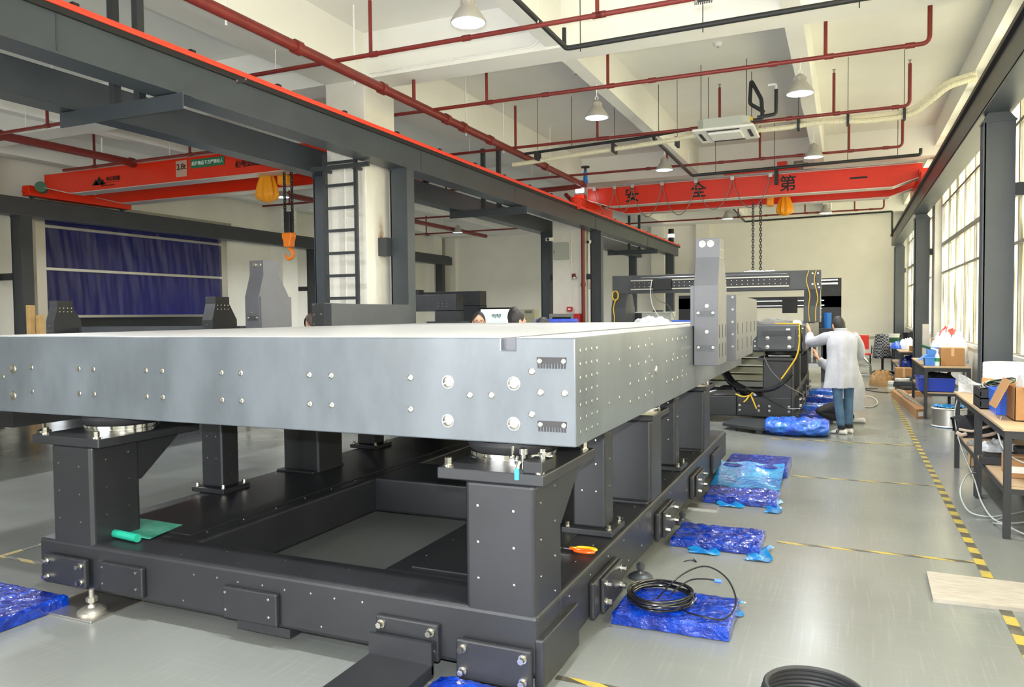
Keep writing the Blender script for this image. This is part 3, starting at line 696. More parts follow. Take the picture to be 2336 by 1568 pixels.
pipe_line('condensate_pipe', [(1.25, 25.9, 3.9), (1.25, 25.9, 4.66), (-3.05, 25.9, 4.6), (-3.05, 22.0, 4.7)], .03, 'pipe_black', 'black drain pipe across the top of the back wall', rod=[(x, 25.9, 4.6, 5.6) for x in (-2.6, -.5)], rr=.05)
pipe_line('condensate_pipe', [(-2.3, 13.2, 4.78), (-3.4, 13.25, 4.72), (-5.6, 13.3, 4.66)], .026, 'pipe_black', 'black drain pipe leading left from the ceiling air conditioner', rod=[(-3.0, 13.24, 4.7, 5.6), (-4.6, 13.27, 4.7, 5.6)])
# twin corrugated hoses
def hose(pts, r, name, t):
    p = spline(pts, 14); q = []; rr = []; acc = 0
    dense = []
    for i in range(len(p) - 1):
        n = max(2, int((p[i + 1] - p[i]).length / .018))
        for k in range(n): dense.append(p[i].lerp(p[i + 1], k / n))
    dense.append(p[-1])
    MB().tube(dense, [r * (1 + .09 * (i % 2)) for i in range(len(dense))], 8).build(name, 'hose', t, smooth=0)
t = thing('duct_hose', 'pair of cream corrugated hoses from the air conditioner to the window wall', 'hose', (.3, 13.1, 4.6))
hose([(-1.34, 13.1, 4.72), (-.9, 13.1, 4.74), (-.3, 13.1, 4.66), (.3, 13.1, 4.65), (.85, 13.1, 4.68), (1.12, 13.0, 4.84), (1.35, 12.9, 4.98), (1.69, 12.85, 5.05)], .038, 'hose', t)
hose([(-1.34, 13.05, 4.60), (-.9, 13.05, 4.60), (-.3, 13.05, 4.62), (.3, 13.05, 4.57), (.85, 13.05, 4.60), (1.12, 12.95, 4.75), (1.35, 12.85, 4.90), (1.69, 12.8, 4.97)], .038, 'hose', t)
for x in (-.72, 0.0, .78): MB().box(x - .02, x + .02, 13.0, 13.16, 4.54, 4.75).build('strap', 'pipe_black', t, smooth=0); MB().cyl((x, 13.1, 4.75), (x, 13.1, 5.6), .005, n=5).build('hanger_rod', 'pipe_black', t)
t = thing('duct_hose', 'cream corrugated hose sloping left from the air conditioner to the far pillar', 'hose', (-4, 13.2, 4.5))
hose([(-2.25, 12.9, 4.60), (-2.9, 13.0, 4.56), (-4.2, 13.1, 4.52), (-5.3, 13.2, 4.48), (-5.75, 13.2, 4.46)], .038, 'hose', t)
for x in (-2.65, -3.75, -5.2): MB().box(x - .02, x + .02, 12.96, 13.22, 4.47, 4.62).build('strap', 'pipe_black', t, smooth=0); MB().cyl((x, 13.1, 4.6), (x, 13.1, 5.6), .005, n=5).build('hanger_rod', 'pipe_black', t)
# ceiling cassette air conditioner
ac = thing('air_conditioner', 'white ceiling cassette air conditioner with a grey casing, hung on rods', 'air conditioner', (-1.8, 12.85, 4.5))
p = MB(); p.box(-2.28, -1.33, 12.38, 13.32, 4.53, 4.57); p.build('panel', 'white_plastic', ac, smooth=0, bevel=.02)
MB().box(-2.06, -1.55, 12.6, 13.1, 4.505, 4.535).build('grille', 'white_plastic', ac, smooth=0, bevel=.012)
for a in range(4):
    c = Vector((-1.805, 12.85, 4.527)); q = Matrix.Rotation(a * PI / 2, 3, 'Z'); s_ = q @ Vector((0, .38, 0)) + c
    MB().obox(s_, (.5, .05, .012), (0, 0, a * PI / 2)).build('air_slot', 'slot_dark', ac, smooth=0)
MB().prism([(-2.2, 12.5), (-2.1, 12.4), (-1.5, 12.4), (-1.4, 12.5), (-1.4, 13.2), (-1.5, 13.3), (-2.1, 13.3), (-2.2, 13.2)], 2, 4.57, 4.715).build('casing', 'ac_grey', ac, smooth=0)
MB().tube(arc([(-1.39, 12.6, 4.66), (-1.22, 12.6, 4.66), (-1.24, 12.62, 4.98), (-1.40, 12.66, 5.3), (-1.42, 12.66, 4.94), (-1.2, 12.64, 4.78)], .05), .03, 8).build('drain_loop', 'pipe_black', ac)
MB().tube(arc([(-1.3, 12.6, 4.70), (-1.02, 12.6, 4.72), (-1.02, 12.6, 5.0), (-1.02, 12.6, 5.1)], .05), .028, 8).build('drain_riser', 'pipe_black', ac)
MB().tube(arc([(-1.02, 12.6, 5.1), (-1.02, 12.6, 5.18), (-1.14, 12.6, 5.18)], .03), .02, 8).build('drain_stub', 'white_plastic', ac)
MB().box(-1.42, -1.36, 12.5, 12.62, 4.65, 4.70).build('warning_tag', 'cable_yellow', ac, smooth=0)
for x in (-2.15, -1.45):
    for y in (12.5, 13.2): MB().cyl((x, y, 4.71), (x, y, 5.6), .006, n=5).build('hanger_rod', 'pipe_black', ac)
for x, y, n_ in ((-1.75, 11.6, 'white smoke detector on the ceiling above the air conditioner'), (-4.05, 11.9, 'white smoke detector on the ceiling left of the air conditioner')):
    t = thing('smoke_detector', n_, 'smoke detector', (x, y, 5.56)); MB().lathe((x, y, 5.6), [(.06, 0), (.06, -.02), (.045, -.05), (0, -.055)], 16).build('body', 'white_plastic', t)
    MB().cyl((x, y, 5.545), (x, y, 5.53), .015, n=8).build('sensor', 'lamp_grey', t)

# ================================================================== HIGH-BAY LAMPS
def lampparts(t, x, y, z, k=.72):
    def S(pr): return [(a * k, b * k) for a, b in pr]
    MB().lathe((x, y, z), S([(.235, .0), (.245, .004), (.245, .02), (.19, .11), (.125, .20), (.10, .23), (.10, .30), (.07, .33), (.03, .36), (0, .36)]), 32, caps=False).build('reflector', 'lamp_grey', t)
    MB().lathe((x, y, z), S([(.232, .002), (.185, .10), (.12, .19), (.0, .2)]), 32, caps=False).build('reflector_inside', 'lamp_inside', t)
    MB().lathe((x, y, z), S([(0, .07), (.05, .08), (.062, .12), (.05, .17), (0, .19)]), 16).build('bulb', 'bulb', t)
    for q in range(10):
        a = 2 * PI * q / 10; MB().obox((x + .105 * k * math.cos(a), y + .105 * k * math.sin(a), z + .265 * k), (.02 * k, .006, .06 * k), (0, 0, a)).build('cooling_fin', 'lamp_grey', t, smooth=0)
    zt = z + .36 * k
    MB().tube([(x + .025 * math.cos(q * .6), y, zt + .025 + .025 * math.sin(q * .6)) for q in range(11)], .006, 6).build('hook', 'white_plastic', t)
    MB().cyl((x, y, zt + .045), (x, y, 5.0), .007, n=6).build('hanger', 'white_plastic', t)
LP = thing('high_bay_lamp', 'largest bell lamp at the top of the picture, brightly lit inside', 'lamp', (-3.42, 6.8, 4.52), 'high bay lamps')
lampparts(LP, -3.42, 6.8, 4.52)
lamps = [(-3.42, 6.8)]
LL = [(-3.37, 10.84, 'bell lamp under the long ceiling beam left of the air conditioner'), (-.58, 10.84, 'bell lamp above and right of the air conditioner'), (-3.37, 15.36, 'small bell lamp just above the left half of the lettered crane'), (-.58, 15.36, 'small bell lamp just above the right half of the lettered crane'),
      (-3.37, 24.2, 'bell lamp seen under the lettered crane, left of the chain'), (-.58, 24.2, 'bell lamp seen under the lettered crane, right of the chain bag'), (-3.37, 20.4, 'left bell lamp hidden behind the lettered crane'), (-.58, 20.4, 'right bell lamp hidden behind the lettered crane'),
      (-.58, 6.8, 'near right bell lamp, above the picture'), (-3.37, 2.4, 'left bell lamp above the camera'), (-.58, 2.4, 'right bell lamp above the camera'), (-3.37, -3.0, 'left bell lamp behind the camera'), (-.58, -3.0, 'right bell lamp behind the camera'),
      (-12.39, 23.6, 'bell lamp of the left bay seen between the pillars'), (-12.39, 19.9, 'bell lamp of the left bay, half behind the grey column'), (-12.39, 6.8, 'left bay bell lamp, nearest'), (-9.48, 6.8, 'left bay bell lamp over the middle, near'), (-12.39, 14.6, 'left bay bell lamp beyond the crane'), (-9.48, 15.0, 'left bay bell lamp over the middle, beyond the crane'), (-9.48, 23.6, 'left bay bell lamp over the middle, far')]
for x, y, lab in LL:
    clone(LP, (x, y, 4.52), lab); lamps.append((x, y))
lm = D.lights.new('lamp_glow', 'AREA'); lm.shape = 'DISK'; lm.size = .22; lm.energy = 58; lm.color = (.95, .98, 1.0); lm.spread = math.radians(150)
lm2 = lm.copy(); lm2.energy = 105
for x, y in lamps:
    o = D.objects.new('lamp_glow', lm if x > -8 else lm2); COL.objects.link(o); o.location = (x, y, 4.548)

t = thing('ceiling_conduit', 'thin white conduit along the lower edge of the near ceiling beam', 'conduit', (-4.6, 9.04, 5.0))
MB().tube(arc([(-6.1, 9.045, 5.03), (-3.62, 9.045, 5.03), (-3.52, 9.045, 5.2), (-3.52, 9.045, 5.58)], .1), .012, 8).build('tube', 'white_plastic', t)
for x in (-5.6, -4.8, -4.0): MB().box(x, x + .02, 9.03, 9.06, 5.015, 5.045).build('clip', 'white_plastic', t, smooth=0)
# ================================================================== THE SILVER GRANITE MACHINE
GX0, GX1, GY0, GY1, GZ0, GZ1 = -5.13, -1.042, 3.03, 8.55, 1.086, 1.55
bed = thing('granite_bed', 'huge silver-grey granite machine bed filling the foreground, studded with inserts', 'machine bed', ((GX0 + GX1) / 2, (GY0 + GY1) / 2, GZ0))
prof = [(GX0, GZ0), (GX1, GZ0), (GX1, GZ1), (-1.317, GZ1), (-1.317, 1.495), (-1.384, 1.495), (-1.384, GZ1), (GX0, GZ1)]
slab = MB().prism(prof, 1, GY0, GY1).build('slab', 'granite', bed, smooth=0, bevel=.006)
for xa, xb in ((GX0 + .012, -1.39), (-1.31, GX1 - .012)): MB().box(xa, xb, GY0 + .012, GY1 - .012, GZ1, GZ1 + .0015).build('glare_sheet', 'granite_top_glare', bed, smooth=0)  # thin sheets that paint reflected brightness onto the top of the slab
MB().box(-1.384, -1.317, GY0 + .03, GY1 - .01, 1.495, 1.546).build('groove_strip', 'granite_grey', bed, smooth=0)
INS = rawmesh(lambda b: (b.lathe((0, 0, 0), [(.030, .0005), (.030, -.002), (.0265, -.002), (.0265, .0015), (.021, .0035), (.0, .004)], 24), b.box(-.022, .022, -.003, .003, .003, .0052)), 'big_insert', 'bolt')
INM = rawmesh(lambda b: (b.lathe((0, 0, 0), [(.0155, .0005), (.0155, .0015), (.012, .003), (.006, .0035), (.0, .0015)], 16), b.box(-.012, .012, -.002, .002, .002, .004)), 'insert', 'bolt')
BIG = [(-1.65, 1.349), (-1.325, 1.351), (-1.653, 1.173), (-1.327, 1.175), (-4.665, 1.351), (-4.674, 1.187)]
SMB = [(-1.24, 1.405), (-1.54, 1.293), (-1.433, 1.296), (-1.242, 1.219), (-1.201, 1.315), (-1.091, 1.315), (-1.846, 1.364), (-1.848, 1.217)] + [(x, z) for x in (-2.294, -2.426, -2.863, -2.994, -3.418, -3.541, -3.958, -4.08, -4.494) for z in (1.364, 1.22)] + [(-4.763, 1.301), (-4.85, 1.301)]
for x, z in BIG: inst(INS, 'large_insert', bed, (x, GY0 - .001, z), (PI / 2, random.uniform(-.5, -.2), 0))
for x, z in SMB: inst(INM, 'insert', bed, (x, GY0 - .001, z), (PI / 2, random.uniform(-.5, .2), 0))
rowp = []
for y in (3.09, 3.17, 3.25, 3.328): rowp += [(y, 1.495 - i * .0588) for i in range(7)]
for y in (3.908, 4.085, 4.243, 4.40): rowp += [(y, 1.467 - i * .0945) for i in range(4)]
for y in (4.793, 4.964, 5.132, 5.281, 5.438): rowp += [(y, 1.477 - i * .132) for i in range(3)]
for y, z in rowp:
    o = inst(INM, 'insert', bed, (GX1 + .001, y, z), (0, PI / 2, 0)); k = .55 if y < 3.4 else .72; o.scale = (k, k, k)
inst(INS, 'large_insert', bed, (GX1 + .001, 4.512, 1.309), (0, PI / 2, 0)); 
for y, z in ((5.603, 1.401), (4.33, 1.505), (4.33, 1.40), (4.33, 1.30), (4.33, 1.2), (3.52, 1.41), (3.7, 1.42), (3.52, 1.22), (3.7, 1.23), (5.3, 1.4), (5.3, 1.25), (5.0, 1.38)):
    o = inst(INM, 'insert', bed, (GX1 + .001, y, z), (0, PI / 2, 0)); o.scale = (.5, .5, .5)
def comb(parent, x0, x1, y, z0, z1, m='slot_dark', bolts=True, n=10):
    zc = z0 + (z1 - z0) * .45
    o = MB().box(x0, x1, y - .004, y, zc, z1).build('scale_plate', m, parent, smooth=0)
    w = (x1 - x0) / n
    for i in range(n): MB().box(x0 + w * i + w * .2, x0 + w * (i + 1) - w * .2, y - .003, y, z0, zc).build('tooth', m, o, smooth=0)
    if bolts:
        for x in (x0 + .012, x1 - .012):
            q = inst(INM, 'plate_bolt', o, (x, y - .004, z1 - .017), (PI / 2, 0, 0)); q.scale = (.75, .75, .75)
    return o
comb(bed, -1.215, -1.082, GY0, 1.419, 1.467); comb(bed, -1.214, -1.083, GY0, 1.148, 1.194)

# gantry legs and side blocks of the silver bed
def slots(mb, x, y0, y1, n, zc, h=.045, w=.0085):
    for i in range(n):
        y = y0 + (y1 - y0) * i / (n - 1)
        mb.prism([(y + w * math.cos(a), zc + (h - w) * (1 if math.sin(a) > 0 else -1) + w * math.sin(a)) for a in [2 * PI * k / 12 for k in range(12)]], 0, x - .001, x + .0025)
lg_ = thing('gantry_pillar', 'tall grey granite leg clamped on the right edge of the silver bed', 'granite pillar', (-.95, 5.9, 1.26), 'granite gantry legs')
P_ = [(5.70, 1.26), (6.13, 1.26), (6.13, 1.85), (5.99, 2.06), (5.99, 2.2), (5.77, 2.2), (5.77, 2.06), (5.70, 1.85)]
MB().prism([p for p in P_], 0, -1.035, -.86).build('body', 'granite_grey', lg_, smooth=0, bevel=.004)
MB().box(-1.06, -1.035, 5.70, 6.13, 1.553, 1.85).build('inner_pad', 'granite_grey', lg_, smooth=0)
s_ = MB(); slots(s_, -.86, 5.76, 6.07, 3, 1.51, .05); slots(s_, -.86, 5.76, 6.07, 3, 1.37, .05)
s_.build('slot_row', 'slot_dark', lg_, smooth=0)
frontbolts(lg_, [(-.94, 1.70), (-.94, 1.51)], 5.70, .75)
for x in (-.985, -.925): inst(INS, 'large_insert', lg_, (x, 5.77, 2.16), (PI / 2, 0, 0)).scale = (.8, .8, .8)
comb(lg_, -1.015, -.885, 5.70, 1.62, 1.665, 'granite_dark'); comb(lg_, -1.015, -.885, 5.70, 1.365, 1.41, 'granite_dark')
o = comb(lg_, -1.015, -.885, 0, 0, .045); o.location += Vector((0, 5.712, 1.875)); o.rotation_euler = (-.33, 0, 0)
for y in (5.8, 5.86, 5.92, 5.97):
    for z in (2.12, 2.06): inst(INM, 'insert', lg_, (-.859, y, z), (0, PI / 2, 0)).scale = (.4, .4, .4)
ll = clone(lg_, (0, 0, 0), 'tall grey granite leg on the left edge of the silver bed')
ll.scale = (-1, 1, 1); ll.location = (GX0 + GX1 + .95, 5.9, 1.26)
bk = thing('support_block', 'long pale granite block behind the right gantry leg of the silver bed', 'granite block', (-.95, 7.5, 1.2), 'granite support blocks')
MB().prism([(6.70, 1.24), (7.95, 1.24), (7.95, 1.36), (8.32, 1.40), (8.32, 1.78), (6.70, 1.80)], 0, -1.035, -.86).build('body', 'granite_grey', bk, smooth=0, bevel=.004)
MB().box(-1.12, -1.035, 6.70, 8.32, 1.552, 1.79).build('inner_pad', 'granite_grey', bk, smooth=0)
s_ = MB(); slots(s_, -.86, 6.8, 8.1, 5, 1.51, .05); slots(s_, -.86, 6.8, 7.8, 4, 1.37, .05); s_.build('slot_row', 'slot_dark', bk, smooth=0)
frontbolts(bk, [(-.89, 1.78 - i * .105) for i in range(5)] + [(-.985, 1.68), (-.985, 1.53)], 6.70, .6)
b2 = clone(bk, (0, 0, 0), 'long dark granite block on the far left edge of the silver bed'); b2.scale = (-1, 1, 1); b2.location = (GX0 + GX1 + .95, 7.5, 1.2)
for ch in b2.children:
    if ch.name.startswith('body') or ch.name.startswith('inner'):
        ch.data = ch.data.copy(); ch.data.materials[0] = MATS['granite_dark']

# ------------------------------------------------------------------ black base frame
FX0, FX1, FY0, FY1, FZ0, FZ1 = -4.36, -1.19, 2.95, 8.45, .10, .37
fr_ = thing('base_frame', 'black steel base frame under the silver granite bed', 'machine frame', ((FX0 + FX1) / 2, 5.7, .1))
MB().box(FX0, -3.42, 3.22, FY1, FZ0, FZ1).build('side_beam', 'black_paint', fr_, smooth=0, bevel=.022, seg=3)
MB().box(-2.15, FX1, 3.22, FY1, FZ0, FZ1).build('side_beam', 'black_paint', fr_, smooth=0, bevel=.022, seg=3)
MB().box(FX0, FX1, FY0, 3.24, FZ0, FZ1).build('front_beam', 'black_paint', fr_, smooth=0, bevel=.022, seg=3)
for y0, y1 in ((5.06, 5.72), (7.9, FY1)): MB().box(-3.44, -2.13, y0 + .001, y1, FZ0 + .001, FZ1 - .001).build('cross_beam', 'black_paint', fr_, smooth=0, bevel=.02, seg=3)
for x in (-3.83, -1.72): MB().box(x - .3, x + .3, 3.3, 8.4, FZ1 - .001, FZ1 + .006).build('cover_strip', 'black_paint', fr_, smooth=0)
# welded brackets on the frame
def gusset(x, sg, y0=2.96, yb=3.27, y1=3.6):
    MB().prism([(yb - .01, .72), (yb - .01, .93), (y1, .93), (y1, .90)], 0, x - .006, x + .006).build('gusset', 'black_paint', fr_, smooth=0)
def col(x0, x1, y0, y1, plate=True, name='corner_column'):
    c = MB().box(x0, x1, y0, y1, FZ0 + .02, .93).build(name, 'black_paint', fr_, smooth=0, bevel=.022, seg=4)
    if plate:
        MB().box(x0 - .12, x1 + .05, y0 - .03, y0 + .68, .93, .98).build('top_plate', 'black_paint', fr_, smooth=0, bevel=.006)
        MB().prism([(y1 - .02, .68), (y1 - .02, .93), (y0 + .62, .93), (y0 + .62, .90), (y1 + .02, .68)], 0, x0 + .02, x1 - .01).build('gusset', 'black_paint', fr_, smooth=0)
    return c
col(-1.535, -1.20, 2.955, 3.28); 
c_ = MB().box(-4.24, -3.905, 2.955, 3.28, FZ0 + .02, .93).build('corner_column', 'black_paint', fr_, smooth=0, bevel=.022, seg=4)
MB().box(-4.36, -3.80, 2.925, 3.65, .93, .98).build('top_plate', 'black_paint', fr_, smooth=0, bevel=.006)
MB().prism([(3.26, .68), (3.26, .93), (3.58, .93), (3.58, .90), (3.3, .68)], 0, -4.2, -3.92).build('gusset', 'black_paint', fr_, smooth=0)
for x0, x1 in ((-1.58, -1.20), (-4.31, -3.95)):
    for y0, y1, nm in ((5.03, 5.36, 'wide_column'), (7.12, 7.46, 'wide_column')):
        MB().box(x0, x1, y0, y1, FZ1 - .01, .93).build(nm, 'black_paint', fr_, smooth=0, bevel=.018, seg=3)
        MB().box(x0 - .08, x1 + .03, y0 - .05, y1 + .1, .93, .97).build('top_plate', 'black_paint', fr_, smooth=0, bevel=.005)
        MB().box(x0 - .03, x1 - .01, y0 - .06, y1 + .03, FZ1 - .005, FZ1 + .02).build('weld_plate', 'black_paint', fr_, smooth=0, bevel=.01)
def post(xc, yc):
    p = MB().box(xc - .10, xc + .10, yc - .085, yc + .085, FZ1 + .035, 1.05).build('post', 'black_paint', fr_, smooth=0, bevel=.014, seg=3)
    MB().box(xc - .155, xc + .155, yc - .135, yc + .135, FZ1 + .001, FZ1 + .037).build('post_flange', 'black_paint', fr_, smooth=0, bevel=.006)
    topbolts(fr_, [(xc + a * .125, yc + b * .105) for a in (-1, 1) for b in (-1, 1)], FZ1 + .037, 1.0)
    MB().box(xc - .12, xc + .12, yc - .12, yc + .12, 1.05, 1.07).build('post_cap', 'black_paint', fr_, smooth=0)
    MB().box(xc - .09, xc + .09, yc - .09, yc + .09, 1.07, 1.084).build('rubber_pad', 'rubber', fr_, smooth=0)
for xc in (-1.37, -4.27):
    for yc in (4.29, 6.25): post(xc, yc)
post(-3.55, 7.3)
# tiny threaded holes with bright plugs, too small to pick apart
pl = MB()
def dots(pts, axis):
    for p in pts: pl.lathe(p, [(.0058, -.001), (.0058, .0012), (0, .0016)], 8, axis)
fy = FY0 - .0005
for x0 in (-3.2, -2.9, -2.6, -2.3):
    dots([(x0 + .06, fy, .30), (x0 + .22, fy, .305), (x0 - .02, fy, .15)], (0, -1, 0))
for cx in (-1.535, -4.24): dots([(cx + .065, 2.954, z) for z in (.82, .66, .5, .34)] + [(cx + .235, 2.954, z) for z in (.81, .65, .49, .33)], (0, -1, 0))
dots([(-1.199, 3.02, z) for z in (.84, .68, .52, .36)] + [(-1.199, 3.19, z) for z in (.88, .72, .56, .4)], (1, 0, 0))
dots([(-3.904, 3.05, z) for z in (.84, .68, .52)] + [(-3.904, 3.2, z) for z in (.86, .7, .54)], (1, 0, 0))
for y in [3.35 + i * .32 for i in range(15)]: dots([(FX1 + .0005, y, .32), (FX1 + .0005, y + .1, .17)], (1, 0, 0))
for y in [3.4 + i * .3 for i in range(16)]: dots([(-1.28, y, FZ1 + .0005), (-2.05, y + .1, FZ1 + .0005), (-3.5, y, FZ1 + .0005), (-4.28, y, FZ1 + .0005)], (0, 0, 1))
dots([(-3.3 + i * .2, 3.02 + .13 * (i % 2), FZ1 - .0005) for i in range(6)], (0, 0, 1))
for xc in (-1.37, -4.27):
    for yc in (4.29, 6.25): dots([(xc + d, yc - .0855, z) for d in (-.04, .045) for z in (.92, .78, .62)] + [(xc + .1005, yc, z) for z in (.95, .8, .64, .5)], (0, -1, 0))
stuff(pl.build('threaded_plugs', 'bolt', fr_, smooth=0))
# bolted side plates
def fplate(x0, x1, z0=.155, z1=.285, y=2.95, bolts=True, box_=False):
    MB().box(x0, x1, y - .028, y, z0, z1).build('end_plate', 'black_paint', fr_, smooth=0, bevel=.008, seg=3)
    if bolts: frontbolts(fr_, [(x0 + .035, z1 - .035), (x0 + .035, z0 + .04), (x1 - .035, z1 - .035), (x1 - .035, z0 + .04)], y - .028, 1.15)
    else: dots2(x0, x1, z0, z1, y)
def dots2(x0, x1, z0, z1, y):
    b = MB()
    for x in (x0 + .02, x1 - .05):
        for z in (z1 - .03, z0 + .045): b.lathe((x, y - .029, z), [(.008, 0), (.008, .002), (0, .003)], 8, (0, -1, 0))
    b.build('plug_row', 'bolt', fr_)
fplate(-4.26, -3.91, .13, .295, 2.93); fplate(-3.82, -3.49, .13, .295, bolts=False); fplate(-2.92, -2.57, .115, .28, bolts=False)
MB().box(-2.86, -2.52, 2.96, 3.1, .055, .1).build('foot_block', 'black_paint', fr_, smooth=0)
fplate(-1.99, -1.66, .10, .27); fplate(-1.56, -1.205, .06, .235, 2.93)
MB().box(-1.21, -1.165, 2.95, 3.42, .06, .27).build('corner_plate', 'black_paint', fr_, smooth=0, bevel=.01, seg=3)
for y in (3.86, 5.3, 6.55):
    MB().box(FX1, FX1 + .03, y - .22, y + .24, .10, .29).build('end_plate', 'black_paint', fr_, smooth=0, bevel=.01, seg=3)
    MB().box(FX1 + .03, FX1 + .05, y - .12, y + .24, .10, .28).build('end_plate', 'black_paint', fr_, smooth=0, bevel=.008, seg=3)
    sidebolts(fr_, [(y - .08, .245), (y - .08, .15), (y + .19, .245), (y + .19, .15)], FX1 + .05, 1.15)
MB().box(FX1, FX1 + .03, 7.4, 7.9, .1, .29).build('end_plate', 'black_paint', fr_, smooth=0, bevel=.01)

# air-spring isolators on the frame plates
def iso(x, y, z, label, h=.106):
    t = thing('air_isolator', label, 'air spring', (x, y, z), 'air spring isolators')
    MB().lathe((x, y, z), [(.205, .0), (.205, .022), (.198, .022), (.198, .03), (.205, .03), (.205, .045), (.19, .045), (.0, .045)], 48).build('clamp_ring', 'chrome', t)
    MB().lathe((x, y, z), [(.188, .045), (.207, .06), (.214, .08), (.205, .098), (.18, h), (0, h)], 48).build('bellows', 'rubber', t)
    return t
i1 = iso(-1.43, 3.26, .98, 'black air spring with a chrome ring on the right front corner column')
MB().cyl((-1.27, 3.0, .985), (-1.27, 3.0, 1.05), .012, n=10).cyl((-1.27, 3.0, 1.05), (-1.27, 3.0, 1.075), .02, n=10).build('air_fitting', 'chrome', i1)
MB().cyl((-1.27, 2.925, .955), (-1.27, 2.925, 1.0), .011, n=10).build('blue_connector', 'blue_fit', i1)
MB().cyl((-1.27, 2.93, .995), (-1.27, 2.96, 1.02), .012, n=10).build('elbow_fitting', 'chrome', i1)
MB().box(-1.25, -1.16, 2.94, 3.08, .98, 1.03).build('valve_block', 'black_part', i1, smooth=0, bevel=.004)
MB().cyl((-1.19, 3.02, 1.03), (-1.19, 3.02, 1.075), .014, n=10).cyl((-1.19, 3.02, 1.05), (-1.19, 3.02, 1.062), .022, n=6).build('air_fitting', 'chrome', i1)
MB().cyl((-1.33, 3.02, 1.03), (-1.33, 3.02, 1.08), .007, n=8).cyl((-1.33, 3.02, 1.03), (-1.33, 3.02, 1.036), .018, n=12).build('stop_screw', 'chrome', i1)
topbolts(i1, [(-1.62, 2.97), (-1.18, 2.96), (-1.62, 3.58), (-1.19, 3.58)], .98, 1.4)
i2 = iso(-4.02, 3.26, .98, 'black air spring with a chrome ring on the left front corner column'); topbolts(i2, [(-3.86, 2.96), (-4.3, 2.97)], .98, 1.4)
for x, y, lab in ((-1.39, 5.25, 'air spring on the second column of the right frame beam'), (-4.13, 5.25, 'air spring on the second column of the left frame beam'), (-1.39, 7.32, 'air spring on the third column of the right frame beam'), (-4.13, 7.32, 'air spring on the third column of the left frame beam')):
    iso(x, y, .97, lab, .116)
# levelling feet
def foot(x, y, ztop, label, m='galv'):
    t = thing('levelling_foot', label, 'levelling foot', (x, y, 0), 'levelling feet')
    MB().lathe((x, y, 0), [(.075, 0), (.075, .012), (.055, .026), (.025, .03), (.02, .045), (0, .045)], 24).build('pad', m, t)
    MB().cyl((x, y, .04), (x, y, ztop), .014, n=10).build('stud', m, t)
    MB().cyl((x, y, .06), (x, y, .085), .03, n=6).build('nut', m, t)
    return t
sp = MB().box(-4.22, -3.74, 2.80, 3.2, 0, .012).build('floor_plate', 'brushed', smooth=0, bevel=.003)
tag(sp, 'shiny square steel plate on the floor under the left front foot', 'steel plate')
f_ = foot(-3.86, 2.90, .13, 'chrome levelling foot on the shiny steel plate'); f_.location.z = .012
for x, y, lab in ((-1.35, 3.2, 'levelling foot under the right front corner'), (-1.17, 4.62, 'levelling foot beside the right frame beam, near'), (-1.17, 5.95, 'levelling foot beside the right frame beam, farther'), (-4.1, 5.3, 'levelling foot under the left frame beam'), (-1.35, 8.2, 'levelling foot under the right rear corner'), (-4.1, 8.2, 'levelling foot under the left rear corner')):
    foot(x, y, .1, lab, 'steel_dark')
tag(MB().box(-1.22, -0.98, 6.42, 6.56, 0, .012).build('floor_plate', 'brushed', smooth=0), 'small steel plate on the floor beside the right frame beam', 'steel plate')

# outriggers
t = thing('outrigger_arm', 'black steel outrigger arm reaching toward the viewer at the bottom edge', 'outrigger', (-1.85, 2.5, 0))
MB().box(-2.0, -1.67, 2.05, 2.90, .045, .105).build('arm', 'black_paint', t, smooth=0, bevel=.006)
MB().box(-2.0, -1.67, 2.88, 2.90, .06, .2).build('flange', 'black_paint', t, smooth=0)
MB().box(-1.98, -1.7, 2.1, 2.3, 0, .045).build('pad', 'black_paint', t, smooth=0)
def wrapped(x0, x1, y0, y1, z1, label, m='film_blue', tail=None, seed=1, amp=.012):
    t = thing('wrapped_outrigger', label, 'wrapped beam', ((x0 + x1) / 2, (y0 + y1) / 2, 0), 'blue film wrapped outriggers')
    nx = max(6, int(abs(x1 - x0) / .012)); ny = max(6, int(abs(y1 - y0) / .012))
    def top(u, v):
        x = x0 + (x1 - x0) * u; y = y0 + (y1 - y0) * v; e = min(u, v, 1 - u, 1 - v)
        z = z1 + noise.noise(Vector((x * 14, y * 14, seed))) * amp + abs(noise.noise(Vector((x * 26 + y * 9, y * 22, seed + 3)))) * amp * 1.1 + noise.noise(Vector((x * 60, y * 60, seed))) * amp * .3 - (.012 if e < .001 else 0)
        return Vector((x, y, z))
    b = MB(); b.grid(top, nx, ny)
    rim = [top(i / nx, 0) for i in range(nx + 1)] + [top(1, j / ny) for j in range(1, ny + 1)] + [top(1 - i / nx, 1) for i in range(1, nx + 1)] + [top(0, 1 - j / ny) for j in range(1, ny)]
    low = [Vector((p.x + noise.noise(p * 20) * .006, p.y + noise.noise(p * 17) * .006, .004)) for p in rim]
    b.loft([rim, low], caps=False); b.build('film_wrap', m, t, smooth=60)
    if tail:
        for (a0, a1, c0, c1) in tail:
            MB().grid(lambda u, v: Vector((a0 + (a1 - a0) * u + .02 * math.sin(7 * v), c0 + (c1 - c0) * v, .006 + .022 * (.5 + .5 * math.sin(9 * u + 5 * v + seed)) * (.3 + v))), 12, 12).build('loose_film', 'film_cyan', t, smooth=60)
    return t
wrapped(-1.135, -.53, 3.86, 4.30, .07, 'blue-wrapped beam on the floor carrying the black cable coil', tail=[(-.78, -.52, 4.2, 4.36)], seed=1, amp=.006)
wrapped(-1.135, -.53, 5.33, 5.78, .06, 'crinkled blue-wrapped beam, second from the viewer on the right', tail=[(-.62, -.46, 5.2, 5.5), (-1.0, -.8, 5.22, 5.4)], seed=2)
